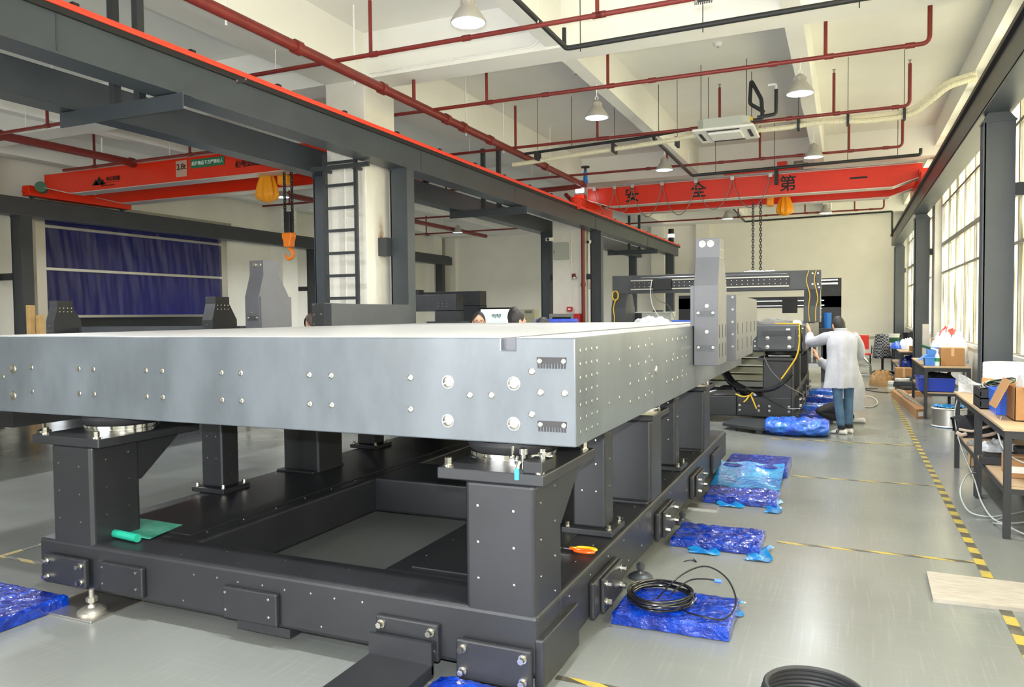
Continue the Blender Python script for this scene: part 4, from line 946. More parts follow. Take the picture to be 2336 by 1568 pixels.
wrapped(-1.135, -.53, 6.68, 7.12, .06, 'crinkled blue-wrapped beam, third from the viewer on the right', tail=[(-.62, -.5, 6.5, 6.9), (-1.0, -.8, 6.58, 6.7)], seed=3)
w_ = wrapped(-1.15, -.53, 7.95, 8.6, .10, 'smooth blue-wrapped beam with a cyan film skirt, fourth on the right', seed=4, amp=.008)
MB().grid(lambda u, v: Vector((-1.18 + .62 * u, 7.3 + .75 * v, .015 + .10 * v * v + .012 * math.sin(11 * u + 3 * v))), 24, 14).build('loose_film', 'film_cyan', w_, smooth=60)
wrapped(-1.63, -1.14, 2.35, 2.885, .075, 'blue-wrapped beam at the bottom edge in front of the near corner', m='film_blue', tail=[(-1.66, -1.5, 2.4, 2.9)], seed=5, amp=.01)
wrapped(-5.4, -4.08, 2.5, 2.92, .07, 'dark blue-wrapped beam at the left edge beside the steel plate', seed=6, amp=.008)
# ================================================================== THINGS ON AND AROUND THE SILVER MACHINE
s = thing('scissors', 'scissors with orange and yellow handles on the black frame', 'scissors', (-1.3, 3.84, .376))
for sg, m in ((1, 'yellow'), (-1, 'orange')):
    pts = [(-1.275 + .055 * math.cos(a), 3.845 + sg * .021 + .020 * math.sin(a), .388) for a in [2 * PI * k / 20 for k in range(20)]]
    MB().tube(pts, .0075, 8, closed=True).cyl((-1.33, 3.845 + sg * .012, .388), (-1.36, 3.845, .388), .007, n=8).build('handle', m, s)
MB().box(-1.46, -1.35, 3.839, 3.844, .384, .388).obox((-1.405, 3.846, .386), (.11, .006, .004), (0, 0, .05)).build('blade', 'chrome', s, smooth=0)
MB().cyl((-1.362, 3.845, .382), (-1.362, 3.845, .394), .006, n=10).build('pivot', 'chrome', s)
gm = MB().grid(lambda u, v: Vector((-4.1 + .42 * u - .06 * v, 3.14 + .30 * v, .379 + .002 * math.sin(5 * u))), 10, 10)
t = thing('cutting_mat', 'green rubber mat with one rolled edge lying on the frame', 'mat', (-3.9, 3.25, .376)); gm.build('sheet', 'green_mat', t)
MB().tube([(-4.13, 3.12, .40), (-3.69, 3.07, .40)], .023, 14).build('rolled_edge', 'green_roll', t)
# black cable coil on the blue beam
t = thing('cable_coil', 'coil of thin black tubing with a loose loop, on the blue-wrapped beam', 'cable coil', (-.93, 4.1, .1))
b = []
for k in range(9):
    for j in range(36):
        a = 2 * PI * j / 36; r = .165 + .012 * math.sin(k * 2.1) + .006 * math.sin(3 * a + k)
        b.append((-.93 + (r + .0) * math.cos(a) + .008 * math.sin(k * 1.7), 4.11 + r * 1.12 * math.sin(a) + .008 * math.cos(k * 1.3), .083 + .0055 * k + .004 * math.sin(2 * a + k)))
MB().tube(b, .0052, 6).build('coil', 'cable_black', t)
MB().tube(spline([(-.93, 4.02, .11), (-.82, 4.12, .22), (-.70, 4.2, .26), (-.58, 4.16, .22), (-.52, 4.05, .14), (-.56, 3.95, .085), (-.66, 3.93, .084), (-.78, 3.98, .086), (-.80, 4.1, .1)], 8), .005, 6).build('loose_loop', 'cable_black', t)
MB().tube(spline([(-.86, 4.05, .14), (-.78, 4.14, .19), (-.70, 4.17, .20), (-.645, 4.18, .195)], 8), .005, 6).build('loose_end', 'cable_black', t)
MB().cyl((-.65, 4.18, .195), (-.615, 4.185, .192), .011, n=10).build('plug', 'plug_blue', t)
# bottom right coil
t = thing('hose_coil', 'black hose coil just entering at the bottom edge', 'hose coil', (-.11, 3.28, 0))
b = []
for k in range(5):
    for j in range(40):
        a = 2 * PI * j / 40; r = .215 - .006 * k; b.append((-.11 + r * math.cos(a), 3.28 + r * math.sin(a), .02 + .021 * k + .001 * j / 2))
MB().tube(b, .0115, 8).build('coil', 'tyre', t)
tag(MB().prism([(.465, 5.34), (.455, 4.84), (1.02, 4.86), (1.05, 5.32)], 2, 0, .022).build('floor_panel', 'board', smooth=0), 'pale wood-grain floor panel lying across the taped line', 'panel')
tag(MB().tube(spline([(-.98, 5.02, .004), (-.94, 5.06, .006), (-.9, 5.04, .004), (-.93, 5.1, .004)], 6), .003, 5).build('cable_tie', 'cable_black'), 'small black cable tie on the floor beside the second blue beam', 'cable tie')
# floor tape
def tape(x0, x1, y0, y1, m, lab): tag(MB().box(x0, x1, y0, y1, .0005, .0022).build('floor_tape', m, smooth=0), lab, 'floor tape', 'hazard tape lines')
tape(.775, .835, 2.2, 18.5, 'tape_y', 'long yellow and black tape line along the aisle beside the tables')
tape(-.45, .775, 5.69, 5.73, 'tape_x', 'yellow and black cross tape starting at the second blue beam')
tape(-.52, .775, 8.07, 8.11, 'tape_x', 'yellow and black cross tape starting at the fourth blue beam')
tape(-.9, .775, 10.4, 10.45, 'tape_x', 'faint yellow cross tape in front of the worker in the white coat')
tape(-1.2, .2, 3.17, 3.21, 'tape_x', 'yellow and black tape at the bottom edge near the corner of the frame')
tape(-5.43, -4.4, 3.36, 3.40, 'tape_x', 'short yellow and black tape on the floor at the far left')
tape(-5.43, -5.38, 3.40, 6.0, 'tape_y', 'yellow tape running away from the viewer at the far left')

# ================================================================== SECOND (DARK) MACHINE
MX0, MX1, MY0, MY1, MZ0, MZ1 = -4.15, -.54, 11.75, 17.4, 1.07, 1.457
m2 = thing('granite_bed', 'dark granite machine bed beyond the silver one, touched by the workers', 'machine bed', ((MX0 + MX1) / 2, 14.5, MZ0))
MB().box(MX0, MX1, MY0, MY1, MZ0, MZ1).build('slab', 'granite_dark', m2, smooth=0, bevel=.02, seg=3)
MB().prism([(-1.2, 1.13), (-1.12, 1.10), (-.78, 1.10), (-.68, 1.13), (-.68, 1.40), (-1.2, 1.40)], 1, MY0 - .05, MY0).build('front_block', 'granite_dark', m2, smooth=0, bevel=.006)
MB().box(-1.14, -.74, MY0 - .09, MY0 - .05, 1.315, 1.375).build('label_bar', 'granite_black', m2, smooth=0)
MB().box(-.80, -.745, MY0 - .094, MY0 - .09, 1.385, 1.41).build('label', 'white_plastic', m2, smooth=0)
for x in (-1.06, -.76):
    for z in (1.14, 1.27): inst(INS, 'large_insert', m2, (x, MY0 - .051, z), (PI / 2, 0, 0)).scale = (.9, .9, .9)
frontbolts(m2, [(-.63, 1.40), (-.63, 1.30), (-.63, 1.18), (-1.24, 1.22), (-1.24, 1.15), (-.58, 1.41)], MY0, .6)
# its gantry
gt = thing('gantry', 'dark gantry with linear rails spanning the dark granite bed', 'gantry', (-2.3, 14.7, MZ1))
MB().box(-4.24, -.42, 14.6, 14.85, 2.04, 2.39).build('beam', 'granite_dark', gt, smooth=0, bevel=.008)
for x0, x1, sg in ((-4.24, -3.92, 1), (-.72, -.42, -1)):
    xa, xb = (x0, x1) if sg > 0 else (x1, x0)
    MB().prism([(14.45, MZ1 + .002), (15.15, MZ1 + .002), (15.15, 1.75), (14.95, 2.04), (14.95, 2.36), (14.602, 2.36), (14.602, 2.04), (14.45, 1.75)], 0, x0 + .02, x1 - .01).build('leg', 'granite_dark', gt, smooth=0, bevel=.006)
rl = MB().box(-3.85, -.95, 14.55, 14.6, 2.10, 2.31).build('rail_bed', 'granite_black', gt, smooth=0)
for z in (2.115, 2.285): MB().box(-3.85, -.95, 14.525, 14.55, z - .012, z + .012).build('linear_rail', 'galv', rl, smooth=0)
for z in (2.165, 2.235):
    for i in range(30): inst(INM, 'rail_bolt', rl, (-3.78 + i * .096, 14.549, z), (PI / 2, 0, 0)).scale = (.45, .45, .45)
MB().box(-3.40, -3.05, 14.47, 14.55, 2.09, 2.31).build('carriage', 'black_part', gt, smooth=0, bevel=.006)
MB().cyl((-3.65, 14.54, 2.335), (-.98, 14.54, 2.335), .009, n=6).build('limit_rod', 'alu', gt)
MB().tube(spline([(-3.42, 14.46, 2.28), (-3.44, 14.44, 2.05), (-3.40, 14.42, 1.8), (-3.28, 14.40, 1.6), (-3.15, 14.40, 1.48)], 8), .008, 6).build('white_cable', 'white_plastic', gt)
MB().tube(spline([(-3.42, 14.46, 2.08), (-3.3, 14.44, 1.9), (-3.1, 14.42, 1.8), (-3.0, 14.40, 1.6), (-2.95, 14.4, 1.48)], 8), .006, 6).build('grey_cable', 'cable_grey', gt)
for k in range(3):
    MB().tube([(-4.14 + .06 * math.cos(a) + .01 * k, 14.42 - .006 * k, 2.0 + .09 * math.sin(a)) for a in [2 * PI * j / 20 for j in range(20)]], .007, 6, closed=True).build('yellow_cable_loop', 'cable_yellow', gt)
MB().tube(spline([(-4.12, 14.42, 1.93), (-4.17, 14.42, 1.75), (-4.15, 14.42, 1.6), (-4.15, 14.42, 1.47)], 6), .012, 6).build('yellow_cable', 'cable_yellow', gt)
MB().tube(spline([(-.62, 14.56, 2.38), (-.66, 14.52, 2.2), (-.60, 14.44, 1.95), (-.62, 14.42, 1.7), (-.6, 14.4, 1.48)], 6), .008, 6).build('yellow_cable', 'cable_yellow', gt)
MB().tube(spline([(-.50, 14.56, 2.38), (-.53, 14.53, 2.2), (-.47, 14.44, 1.9), (-.5, 14.42, 1.7), (-.5, 14.4, 1.48)], 6), .008, 6).build('yellow_cable', 'cable_yellow', gt)
frontbolts(gt, [(-.47, 2.33), (-.56, 2.33), (-.47, 2.14), (-.56, 2.14), (-.45, 2.08)], 14.6, .8)
sidebolts(gt, [(14.55, 1.55), (14.55, 1.7), (14.55, 1.85)], -.43, .8)
tag(MB().grid(lambda u, v: Vector((-1.75 + .55 * u, 14.64 + .16 * v, 2.392 + .05 * abs(noise.noise(Vector((u * 6, v * 4, 1)))) * math.sin(PI * v) + .002)), 24, 10).build('crumpled_tissue', 'bag_white'), 'crumpled white tissue on top of the gantry beam', 'tissue')
# base of the second machine
f2 = thing('base_frame', 'black steel base frame under the dark granite bed, hung with cables', 'machine frame', (-2.3, 14.4, .1))
MB().box(-1.5, -.72, 11.72, 17.2, .10, .40).build('side_beam', 'black_paint', f2, smooth=0, bevel=.015)
MB().box(-3.9, -3.1, 11.72, 17.2, .10, .40).build('side_beam', 'black_paint', f2, smooth=0, bevel=.015)
MB().box(-3.1, -1.5, 11.721, 12.1, .101, .399).build('cross_beam', 'black_paint', f2, smooth=0, bevel=.015)
for x0, x1 in ((-1.13, -.72), (-3.9, -3.5)):
    for y in (11.75, 13.6, 16.4):
        MB().box(x0, x1, y, y + .45, .38, .94).build('column', 'black_paint', f2, smooth=0, bevel=.015)
        MB().box(x0 - .06, x1 + .04, y - .03, y + .5, .94, .98).build('top_plate', 'black_paint', f2, smooth=0)
        MB().lathe(((x0 + x1) / 2, y + .25, .98), [(.19, 0), (.19, .03), (.17, .03), (.2, .05), (.19, .088), (0, .088)], 28).build('air_spring', 'rubber', f2)
for x in (-1.5, -1.08): 
    MB().box(x + .02, x + .35, 11.69, 11.72, .15, .30).build('end_plate', 'black_paint', f2, smooth=0)
    frontbolts(f2, [(x + .05, .27), (x + .05, .2), (x + .32, .27), (x + .32, .2)], 11.69, 1.1)
for y in (12.4, 13.4, 14.6, 15.6):
    MB().box(-.72, -.66, y, y + .3, .12, .33).build('end_plate', 'black_paint', f2, smooth=0); sidebolts(f2, [(y + .05, .3), (y + .05, .2), (y + .25, .3), (y + .25, .2)], -.66, 1.1)
MB().box(-1.05, -.75, 11.725, 11.74, 1.0, 1.02).build('air_line', 'chrome', f2, smooth=0)
cb = thing('cable_bundle', 'black and yellow cables hanging down the corner of the dark machine', 'cables', (-1.2, 11.6, .4))
MB().tube(spline([(-.62, 11.66, 1.46), (-.62, 11.64, 1.2), (-.66, 11.62, 1.0), (-.78, 11.62, .8), (-.86, 11.62, .68)], 8), .012, 6).build('yellow_cable', 'cable_yellow', cb)
MB().tube(spline([(-.60, 11.66, 1.46), (-.59, 11.64, 1.25), (-.58, 11.64, 1.06)], 8), .014, 6).build('black_cable', 'cable_black', cb)
MB().tube(spline([(-.72, 11.62, .76), (-.85, 11.60, .62), (-1.0, 11.60, .53), (-1.2, 11.6, .50), (-1.35, 11.6, .52)], 8), .03, 8).build('sleeved_bundle', 'cable_black', cb)
MB().tube(spline([(-1.1, 11.64, 1.0), (-1.0, 11.62, .8), (-.8, 11.6, .6), (-.62, 11.6, .5), (-.55, 11.6, .45)], 8), .006, 6).build('thin_cable', 'cable_grey', cb)
MB().tube(spline([(-1.2, 11.58, .48), (-1.0, 11.6, .36), (-.8, 11.6, .26), (-.6, 11.62, .26)], 8), .006, 6).build('thin_cable', 'cable_black', cb)
for k, q in enumerate(([(-1.5, 11.64, .44), (-1.4, 11.6, .41), (-1.3, 11.6, .43), (-1.22, 11.6, .5), (-1.1, 11.62, .5)], [(-1.28, 11.6, .43), (-1.24, 11.58, .34), (-1.2, 11.58, .24)], [(-1.3, 11.6, .43), (-1.34, 11.58, .37), (-1.38, 11.58, .33)])):
    MB().tube(spline(q, 6), .011, 6).build('yellow_cable', 'cable_yellow', cb)
MB().tube(spline([(-1.9, 12.3, .95), (-1.75, 12.2, .75), (-1.6, 12.0, .58), (-1.4, 11.75, .5), (-1.3, 11.62, .5)], 8), .06, 10).build('cable_sleeve', 'cable_black', cb)
bx_ = MB().box(-2.0, -1.25, 12.2, 13.0, .4, .55).jit(.03, 3)
MB().grid(lambda u, v: Vector((-2.1 + .95 * u, 11.78 + .3 * v, .405 + .16 * (math.sin(PI * u) ** .6) * (math.sin(PI * v) ** .6) * (.7 + .5 * noise.noise(Vector((u * 5, v * 5, 2)))))), 26, 12).build('sleeve_heap', 'cable_black', cb)
t = thing('drawer_cabinet', 'pale metal cabinet with stacked trays under the dark machine', 'cabinet', (-2.0, 13.2, .40))
MB().box(-2.3, -1.25, 13.1, 13.55, .42, .5).build('base', 'ac_grey', t, smooth=0)
for i in range(4): MB().box(-2.2 + .05 * i, -1.25, 13.12, 13.5, .52 + i * .13, .61 + i * .13).build('tray', 'cab_beige', t, smooth=0)
MB().box(-2.28, -2.24, 13.12, 13.5, .5, 1.05).build('side_panel', 'cab_beige', t, smooth=0)
# items on top of the second bed
def blob(x, y, z, rx, ry, h, name, m, lab, cat, seed=0, grp=None, n=22):
    def fn(u, v):
        a, b = 2 * u - 1, 2 * v - 1; d2 = min(1, a * a + b * b); k = math.sqrt(max(0, 1 - d2))
        q = Vector((a * 3 + seed, b * 3, seed * 1.7)); nn = 1 + .5 * noise.noise(q) + .25 * noise.noise(q * 2.7)
        sc = 1 / max(1, math.sqrt(a * a + b * b)) if True else 1
        return Vector((x + rx * a * sc, y + ry * b * sc, z + .002 + h * max(0, k ** .7 * nn)))
    b = MB(); b.grid(fn, n, n)
    return tag(b.build(name, m, smooth=60), lab, cat, grp)
def tray(x0, x1, y0, y1, z0, z1, name, m, lab, cat, fl=.12, grp=None, lip=True):
    t = thing(name, lab, cat, ((x0 + x1) / 2, (y0 + y1) / 2, z0), grp); w = .006
    cx, cy = (x0 + x1) / 2, (y0 + y1) / 2; k = 1 - fl
    def rg(s, z): return [Vector((cx + (x0 - cx) * s, cy + (y0 - cy) * s, z)), Vector((cx + (x1 - cx) * s, cy + (y0 - cy) * s, z)), Vector((cx + (x1 - cx) * s, cy + (y1 - cy) * s, z)), Vector((cx + (x0 - cx) * s, cy + (y1 - cy) * s, z))]
    s2 = 1 - 2 * w / max(.1, x1 - x0)
    MB().loft([rg(k, z0), rg(1, z1), rg(s2, z1), rg(k * s2, z0 + w)]).build('shell', m, t, smooth=0)
    if lip:
        lp = MB(); a = rg(1.0, z1 - .012); b = rg(1.03, z1 - .012); c = rg(1.03, z1 + .002); d_ = rg(1.0, z1 + .002); lp.loft([a, b, c, d_], caps=False); lp.build('rim', m, t, smooth=0)
    return t
blob(-3.05, 12.9, MZ1, .32, .2, .12, 'plastic_bag', 'bag_clear', 'crumpled silver plastic bag on the dark granite bed, left side', 'plastic bag', 3)
tray(-2.7, -2.35, 12.8, 13.1, MZ1, MZ1 + .07, 'parts_tray', 'bin_blue', 'shallow blue tray on the dark granite bed', 'tray')
tray(-2.22, -1.95, 12.6, 12.95, MZ1, MZ1 + .15, 'parts_bin', 'bin_blue', 'taller blue bin on the dark granite bed behind the gantry leg', 'bin')
t = thing('control_box', 'grey control box on the dark granite bed under the hanging cables', 'control box', (-3.8, 15.3, MZ1)); MB().box(-4.0, -3.2, 15.2, 15.6, MZ1, MZ1 + .22).build('case', 'ac_grey', t, smooth=0, bevel=.01); MB().box(-4.0, -3.8, 15.19, 15.2, MZ1 + .02, MZ1 + .2).build('front_panel', 'black_part', t, smooth=0); MB().box(-3.6, -3.4, 15.3, 15.4, MZ1 + .22, MZ1 + .25).build('handle', 'black_part', t, smooth=0)
for i, (x, y) in enumerate(((-3.75, 12.4), (-3.55, 12.5), (-3.25, 12.3))): blob(x, y, MZ1, .07, .05, .04, 'cloth_scrap', 'green_mat', ('leftmost green rag on the dark granite bed', 'middle green rag on the dark granite bed', 'right green rag on the dark granite bed')[i], 'rag', i, 'green rags', 10)
blob(-1.05, 12.6, MZ1, .25, .12, .07, 'cable_scrap', 'cable_grey', 'grey cable and plug heap on the near corner of the dark bed', 'cables', 5)
blob(-.68, 12.2, MZ1, .07, .06, .06, 'plastic_bag', 'bag_white', 'small white plastic scrap on the corner of the dark bed', 'plastic bag', 6, n=12)
tag(MB().tube(spline([(-1.0, 12.3, MZ1 + .014), (-.8, 12.1, MZ1 + .014), (-.64, 11.9, MZ1 + .014), (-.62, 11.74, MZ1 + .014), (-.62, 11.72, MZ1 - .1)], 8), .010, 6).build('yellow_wire', 'cable_yellow'), 'yellow wire running over the front edge of the dark bed', 'cable')
# outriggers of the second machine
t = thing('outrigger_arm', 'scuffed dark steel outrigger plate in front of the dark machine', 'outrigger', (-1.45, 11.2, 0))
MB().prism([(-1.60, 11.0), (-1.05, 10.66), (-.82, 10.85), (-1.1, 11.65), (-1.5, 11.65)], 2, .05, .09).build('plate', 'steel_dark', t, smooth=0, bevel=.004)
MB().box(-1.5, -1.42, 11.0, 11.1, 0, .05).box(-1.12, -1.04, 10.75, 10.85, 0, .05).build('pad', 'steel_dark', t, smooth=0)
def filmroll(x0, x1, y0, y1, h, lab, seed):
    t = thing('film_bundle', lab, 'plastic film', ((x0 + x1) / 2, (y0 + y1) / 2, 0), 'blue film wrapped outriggers')
    rings = []
    for i in range(91):
        u = i / 90; x = x0 + (x1 - x0) * u; k = .75 + .35 * math.sin(PI * u) ** .5
        rings.append([Vector((x, (y0 + y1) / 2 + (y1 - y0) / 2 * k * math.cos(a) * (1 + .16 * noise.noise(Vector((x * 9, a * 2, seed)))), max(.003, h / 2 + h / 2 * k * math.sin(a) * (1 + .3 * noise.noise(Vector((x * 11, a * 3, seed + 4))) + .16 * abs(noise.noise(Vector((x * 34, a * 8, seed)))))))) for a in [2 * PI * j / 60 for j in range(60)]])
    MB().loft(rings).build('film', 'film_clear', t, smooth=70); return t
filmroll(-1.0, -.2, 10.6, 11.08, .22, 'large crumpled blue film bundle at the feet of the worker', 2)
wrapped(-.66, -.18, 12.35, 12.75, .09, 'blue-wrapped beam beside the dark machine, behind the kneeling worker', seed=11)
wrapped(-.66, -.18, 13.4, 13.85, .1, 'second blue-wrapped beam beside the dark machine', m='film_clear', seed=12)
wrapped(-.66, -.1, 14.6, 15.0, .12, 'third blue-wrapped beam beside the dark machine', seed=13)
wrapped(-.66, -.1, 15.6, 16.1, .14, 'farthest blue-wrapped beam beside the dark machine', m='film_clear', seed=14)
# ================================================================== THIRD MACHINE (far)
m3 = thing('far_gantry_machine', 'black gantry machine far behind the dark granite bed', 'machine', (-2.2, 20.2, 0))
MB().box(-3.9, -.25, 19.3, 22.2, .9, 1.25).build('bed', 'granite_black', m3, smooth=0, bevel=.01)
MB().box(-4.0, -.12, 19.9, 20.2, 1.75, 2.02).build('beam', 'granite_black', m3, smooth=0)
for z in (1.80, 1.92): MB().box(-3.6, -.5, 19.86, 19.9, z - .012, z + .012).build('linear_rail', 'alu', m3, smooth=0)
MB().box(-.75, -.12, 19.9, 20.3, 1.25, 2.45).build('leg', 'granite_black', m3, smooth=0); MB().box(-4.0, -3.5, 19.9, 20.3, 1.25, 2.1).build('leg', 'granite_black', m3, smooth=0)
MB().box(-.7, -.2, 19.85, 19.9, 2.3, 2.34).box(-.7, -.2, 19.85, 19.9, 2.39, 2.42).build('rail_pair', 'chrome', m3, smooth=0)
MB().box(-1.45, -1.1, 19.78, 19.86, 1.62, 2.0).build('carriage', 'black_part', m3, smooth=0)
MB().cyl((-.42, 19.8, 1.25), (-.42, 19.8, 1.62), .09, n=14).build('spindle', 'spool_blue', m3)
for x in (-3.7, -.55):
    for y in (19.4, 21.8): MB().box(x, x + .25, y, y + .25, 0, .9).build('leg', 'granite_black', m3, smooth=0)
MB().box(-1.0, -.4, 19.32, 19.9, .35, .42).build('lower_shelf', 'alu', m3, smooth=0)
for i in range(5): MB().box(-.95 + .11 * i, -.88 + .11 * i, 19.4, 19.6, .42, .85).build('air_tank', 'chrome', m3, smooth=0)
# ================================================================== LEFT BAY MACHINES
m4 = thing('granite_bed', 'dark granite machine bed in the left bay, its edge showing behind the silver bed', 'machine bed', (-10.3, 8, 1.0))
MB().box(-12.3, -8.4, 5.2, 10.0, 1.02, 1.40).build('slab', 'granite_dark', m4, smooth=0, bevel=.01)
MB().box(-10.2, -8.42, 5.25, 5.4, 1.40, 1.46).build('edge_rail', 'granite_dark', m4, smooth=0)
MB().box(-12.2, -8.5, 9.0, 9.4, 1.40, 1.52).build('rear_beam', 'granite_dark', m4, smooth=0)
f4 = thing('base_frame', 'black base frame of the left bay machine seen under the silver bed', 'machine frame', (-10.3, 7.6, 0))
for x0 in (-12.0, -9.0): MB().box(x0, x0 + .5, 5.5, 9.8, .45, .75).build('side_beam', 'black_paint', f4, smooth=0)
MB().box(-11.5, -9.0, 7.3, 7.7, .45, .75).build('cross_beam', 'black_paint', f4, smooth=0)
for x in (-11.9, -10.84, -8.75):
    for y in (7.46, 9.4): MB().lathe((x, y, 0), [(.1, 0), (.1, .02), (.03, .05), (.025, .46)], 14).build('levelling_foot', 'galv', f4)
for x0 in (-11.9, -8.95):
    for y in (5.6, 9.2): MB().box(x0, x0 + .4, y, y + .4, .75, .92).build('column', 'black_paint', f4, smooth=0); MB().lathe((x0 + .2, y + .2, .92), [(.2, 0), (.2, .1), (0, .1)], 20).build('air_spring', 'rubber', f4)
for (x, lab) in ((-8.62, 'dark bottle-shaped granite leg of the left bay machine, right of the blue door'), (-12.1, 'dark bottle-shaped granite leg in front of the blue door, far left')):
    t = thing('gantry_pillar', lab, 'granite pillar', (x, 8.75, 1.4), 'dark gantry legs'); MB().prism([(8.55, 1.402), (9.05, 1.402), (9.05, 1.62), (8.9, 1.86), (8.9, 1.965), (8.62, 1.965), (8.62, 1.86), (8.55, 1.62)], 0, x - .18, x + .02).build('body', 'granite_black', t, smooth=0, bevel=.004)
    for i in range(4):
        for z in (1.84, 1.78): inst(INM, 'insert', t, (x + .021, 8.66 + i * .07, z), (0, PI / 2, 0)).scale = (.7, .7, .7)
    frontbolts(t, [(x - .12, 1.46), (x - .04, 1.46), (x - .08, 1.55)], 8.55, .5)
tag(MB().box(-8.7, -8.67, 5.19, 5.21, 1.36, 1.39).build('cable_clip', 'white_plastic', smooth=0), 'tiny white clip on the dark bed edge at the far left', 'clip')
for i, (x, y, h_) in enumerate(((-15.25, 10.2, 1.95), (-15.1, 10.3, 1.75))):
    tag(MB().prism([(x, y), (x + .12, y), (x + .12, y + .12), (x, y + .12)], 2, 0, h_).build('timber_post', 'wood', smooth=0, bevel=.01), ('taller timber post leaning by the dark column at the far left', 'shorter timber post by the dark column at the far left')[i], 'timber', 'timber posts')
# rear left-bay gantries
for i, (y, xr, zt, lab) in enumerate(((17.0, -9.0, 2.18, 'nearer black granite gantry far in the left bay'), (19.0, -9.3, 2.32, 'farther black granite gantry far in the left bay'))):
    t = thing('far_gantry', lab, 'gantry', (xr - 1.5, y, 0), 'far black gantries')
    MB().box(xr - 3.2, xr, y, y + .4, zt - .42, zt).build('beam', 'granite_black', t, smooth=0, bevel=.006)
    for x0 in (xr - .6, xr - 3.2):
        MB().box(x0, x0 + .6, y, y + .42, 1.42, zt - .4).build('leg', 'granite_black', t, smooth=0); MB().box(x0 - .2, x0 + .75, y - .1, y + .5, 1.2, 1.5).build('foot_block', 'granite_black', t, smooth=0)
    MB().box(xr - 3.4, xr + .3, y - .3, y + 1.6, .7, 1.2).build('bed', 'granite_black', t, smooth=0); MB().box(xr - 3.2, xr + .1, y - .1, y + 1.4, 0, .7).build('stand', 'black_paint', t, smooth=0)
    frontbolts(t, [(xr - .5 + a * .12, zt - .3 + b * .07) for a in (0, 1, 2) for b in (0, 1)] + [(xr - 1.3 + a * .08, zt - .28 + b * .07) for a in (0, 1) for b in (0, 1)], y, .6)
    if i == 0: MB().box(xr - 3.0, xr - 1.1, y + .05, y + .3, zt, zt + .14).build('cable_tray', 'black_part', t, smooth=0)
# display, beige cabinet, hydrant box etc.
t = thing('display_screen', 'large lit display screen behind the man with glasses', 'screen', (-8.3, 17.8, 0))
MB().box(-8.73, -7.84, 17.8, 17.86, 1.30, 1.84).build('bezel', 'screen_dark', t, smooth=0); MB().box(-8.70, -7.87, 17.796, 17.8, 1.34, 1.80).build('panel', 'screen_lit', t, smooth=0)
dg_ = MB()
for k in range(9): dg_.box(-8.38 + .03 * k, -8.365 + .03 * k, 17.793, 17.796, 1.60 - .012 * (k % 4), 1.66 + .008 * (k % 3))
dg_.box(-8.4, -8.12, 17.793, 17.796, 1.652, 1.66); dg_.build('screen_drawing', 'ink', t, smooth=0)
MB().cyl((-8.28, 17.85, 0.04), (-8.28, 17.85, 1.4), .03, n=8).box(-8.5, -8.05, 17.65, 18.05, 0, .04).build('stand', 'screen_dark', t, smooth=0)
t = thing('electrical_cabinet', 'beige metal cabinet door standing open near the second pillar', 'cabinet', (-8.2, 19.7, 0)); MB().box(-8.58, -7.93, 19.6, 20.0, 0, 1.80).build('body', 'cab_beige', t, smooth=0); MB().box(-8.2, -8.0, 19.58, 19.6, 1.7, 1.76).build('latch', 'alu', t, smooth=0)
t = thing('hydrant_cabinet', 'red fire hydrant cabinet with a silver frame at the second pillar', 'fire cabinet', (-6.6, 18.4, 0)); MB().box(-7.0, -6.22, 18.35, 18.6, .75, 1.66).build('case', 'red_box', t, smooth=0); MB().box(-7.0, -6.34, 18.33, 18.35, 1.58, 1.66).box(-7.0, -6.92, 18.33, 18.35, .75, 1.58).box(-6.42, -6.34, 18.33, 18.35, .75, 1.58).box(-7.0, -6.34, 18.33, 18.35, .75, .83).build('door_frame', 'alu', t, smooth=0); MB().box(-6.92, -6.42, 18.34, 18.35, .83, 1.58).build('door_glass', 'screen_dark', t, smooth=0); MB().box(-6.98, -6.25, 18.38, 18.58, 0, .75).build('plinth', 'concrete', t, smooth=0)
t = thing('alarm_button', 'small red alarm box above the hydrant cabinet', 'alarm', (-6.55, 18.63, 1.75)); MB().box(-6.62, -6.48, 18.6, 18.66, 1.72, 1.84).build('case', 'red_box', t, smooth=0, bevel=.006); MB().box(-6.585, -6.515, 18.595, 18.6, 1.755, 1.8).build('label', 'white_plastic', t, smooth=0)
t = thing('alarm_light', 'small red and white wall alarm on the second pillar', 'alarm', (-6.5, 18.63, 2.55)); MB().obox((-6.42, 18.62, 2.62), (.09, .06, .14), (0, -.3, 0)).build('case', 'pipe_red', t, smooth=0, bevel=.01); MB().obox((-6.40, 18.6, 2.58), (.06, .04, .05), (0, -.3, 0)).build('lens', 'white_plastic', t, smooth=0)
MBx = MB().box(-6.95, -6.57, 18.52, 18.66, 3.06, 3.5).build('meter_box', 'ac_grey', smooth=0, bevel=.01); tag(MBx, 'pale grey electrical box on the second white pillar', 'electrical box')
MB().box(-6.93, -6.92, 18.51, 18.52, 3.22, 3.30).build('lock', 'black_part', MBx, smooth=0)
for x, y, z, sg, lab in ((-7.0, 18.45, 3.58, -1, 'white security camera left of the second pillar'), (-6.04, 18.78, 3.5, 1, 'black-faced security camera right of the second pillar')):
    t = thing('security_camera', lab, 'camera', (x, y, z)); MB().obox((x, y - .05, z), (.09, .24, .08), (.15, 0, .3 * sg)).build('housing', 'white_plastic', t, smooth=0, bevel=.012); MB().cyl((x, y - .16, z - .02), (x, y - .18, z - .02), .035, n=12).build('lens', 'black_part', t); (MB().box(x - .02, x + .02, y + .02, y + .2, z - .04, z + .0) if sg < 0 else MB().box(-6.2, x, y - .02, y + .02, z - .03, z + .01)).build('arm', 'white_plastic', t, smooth=0)
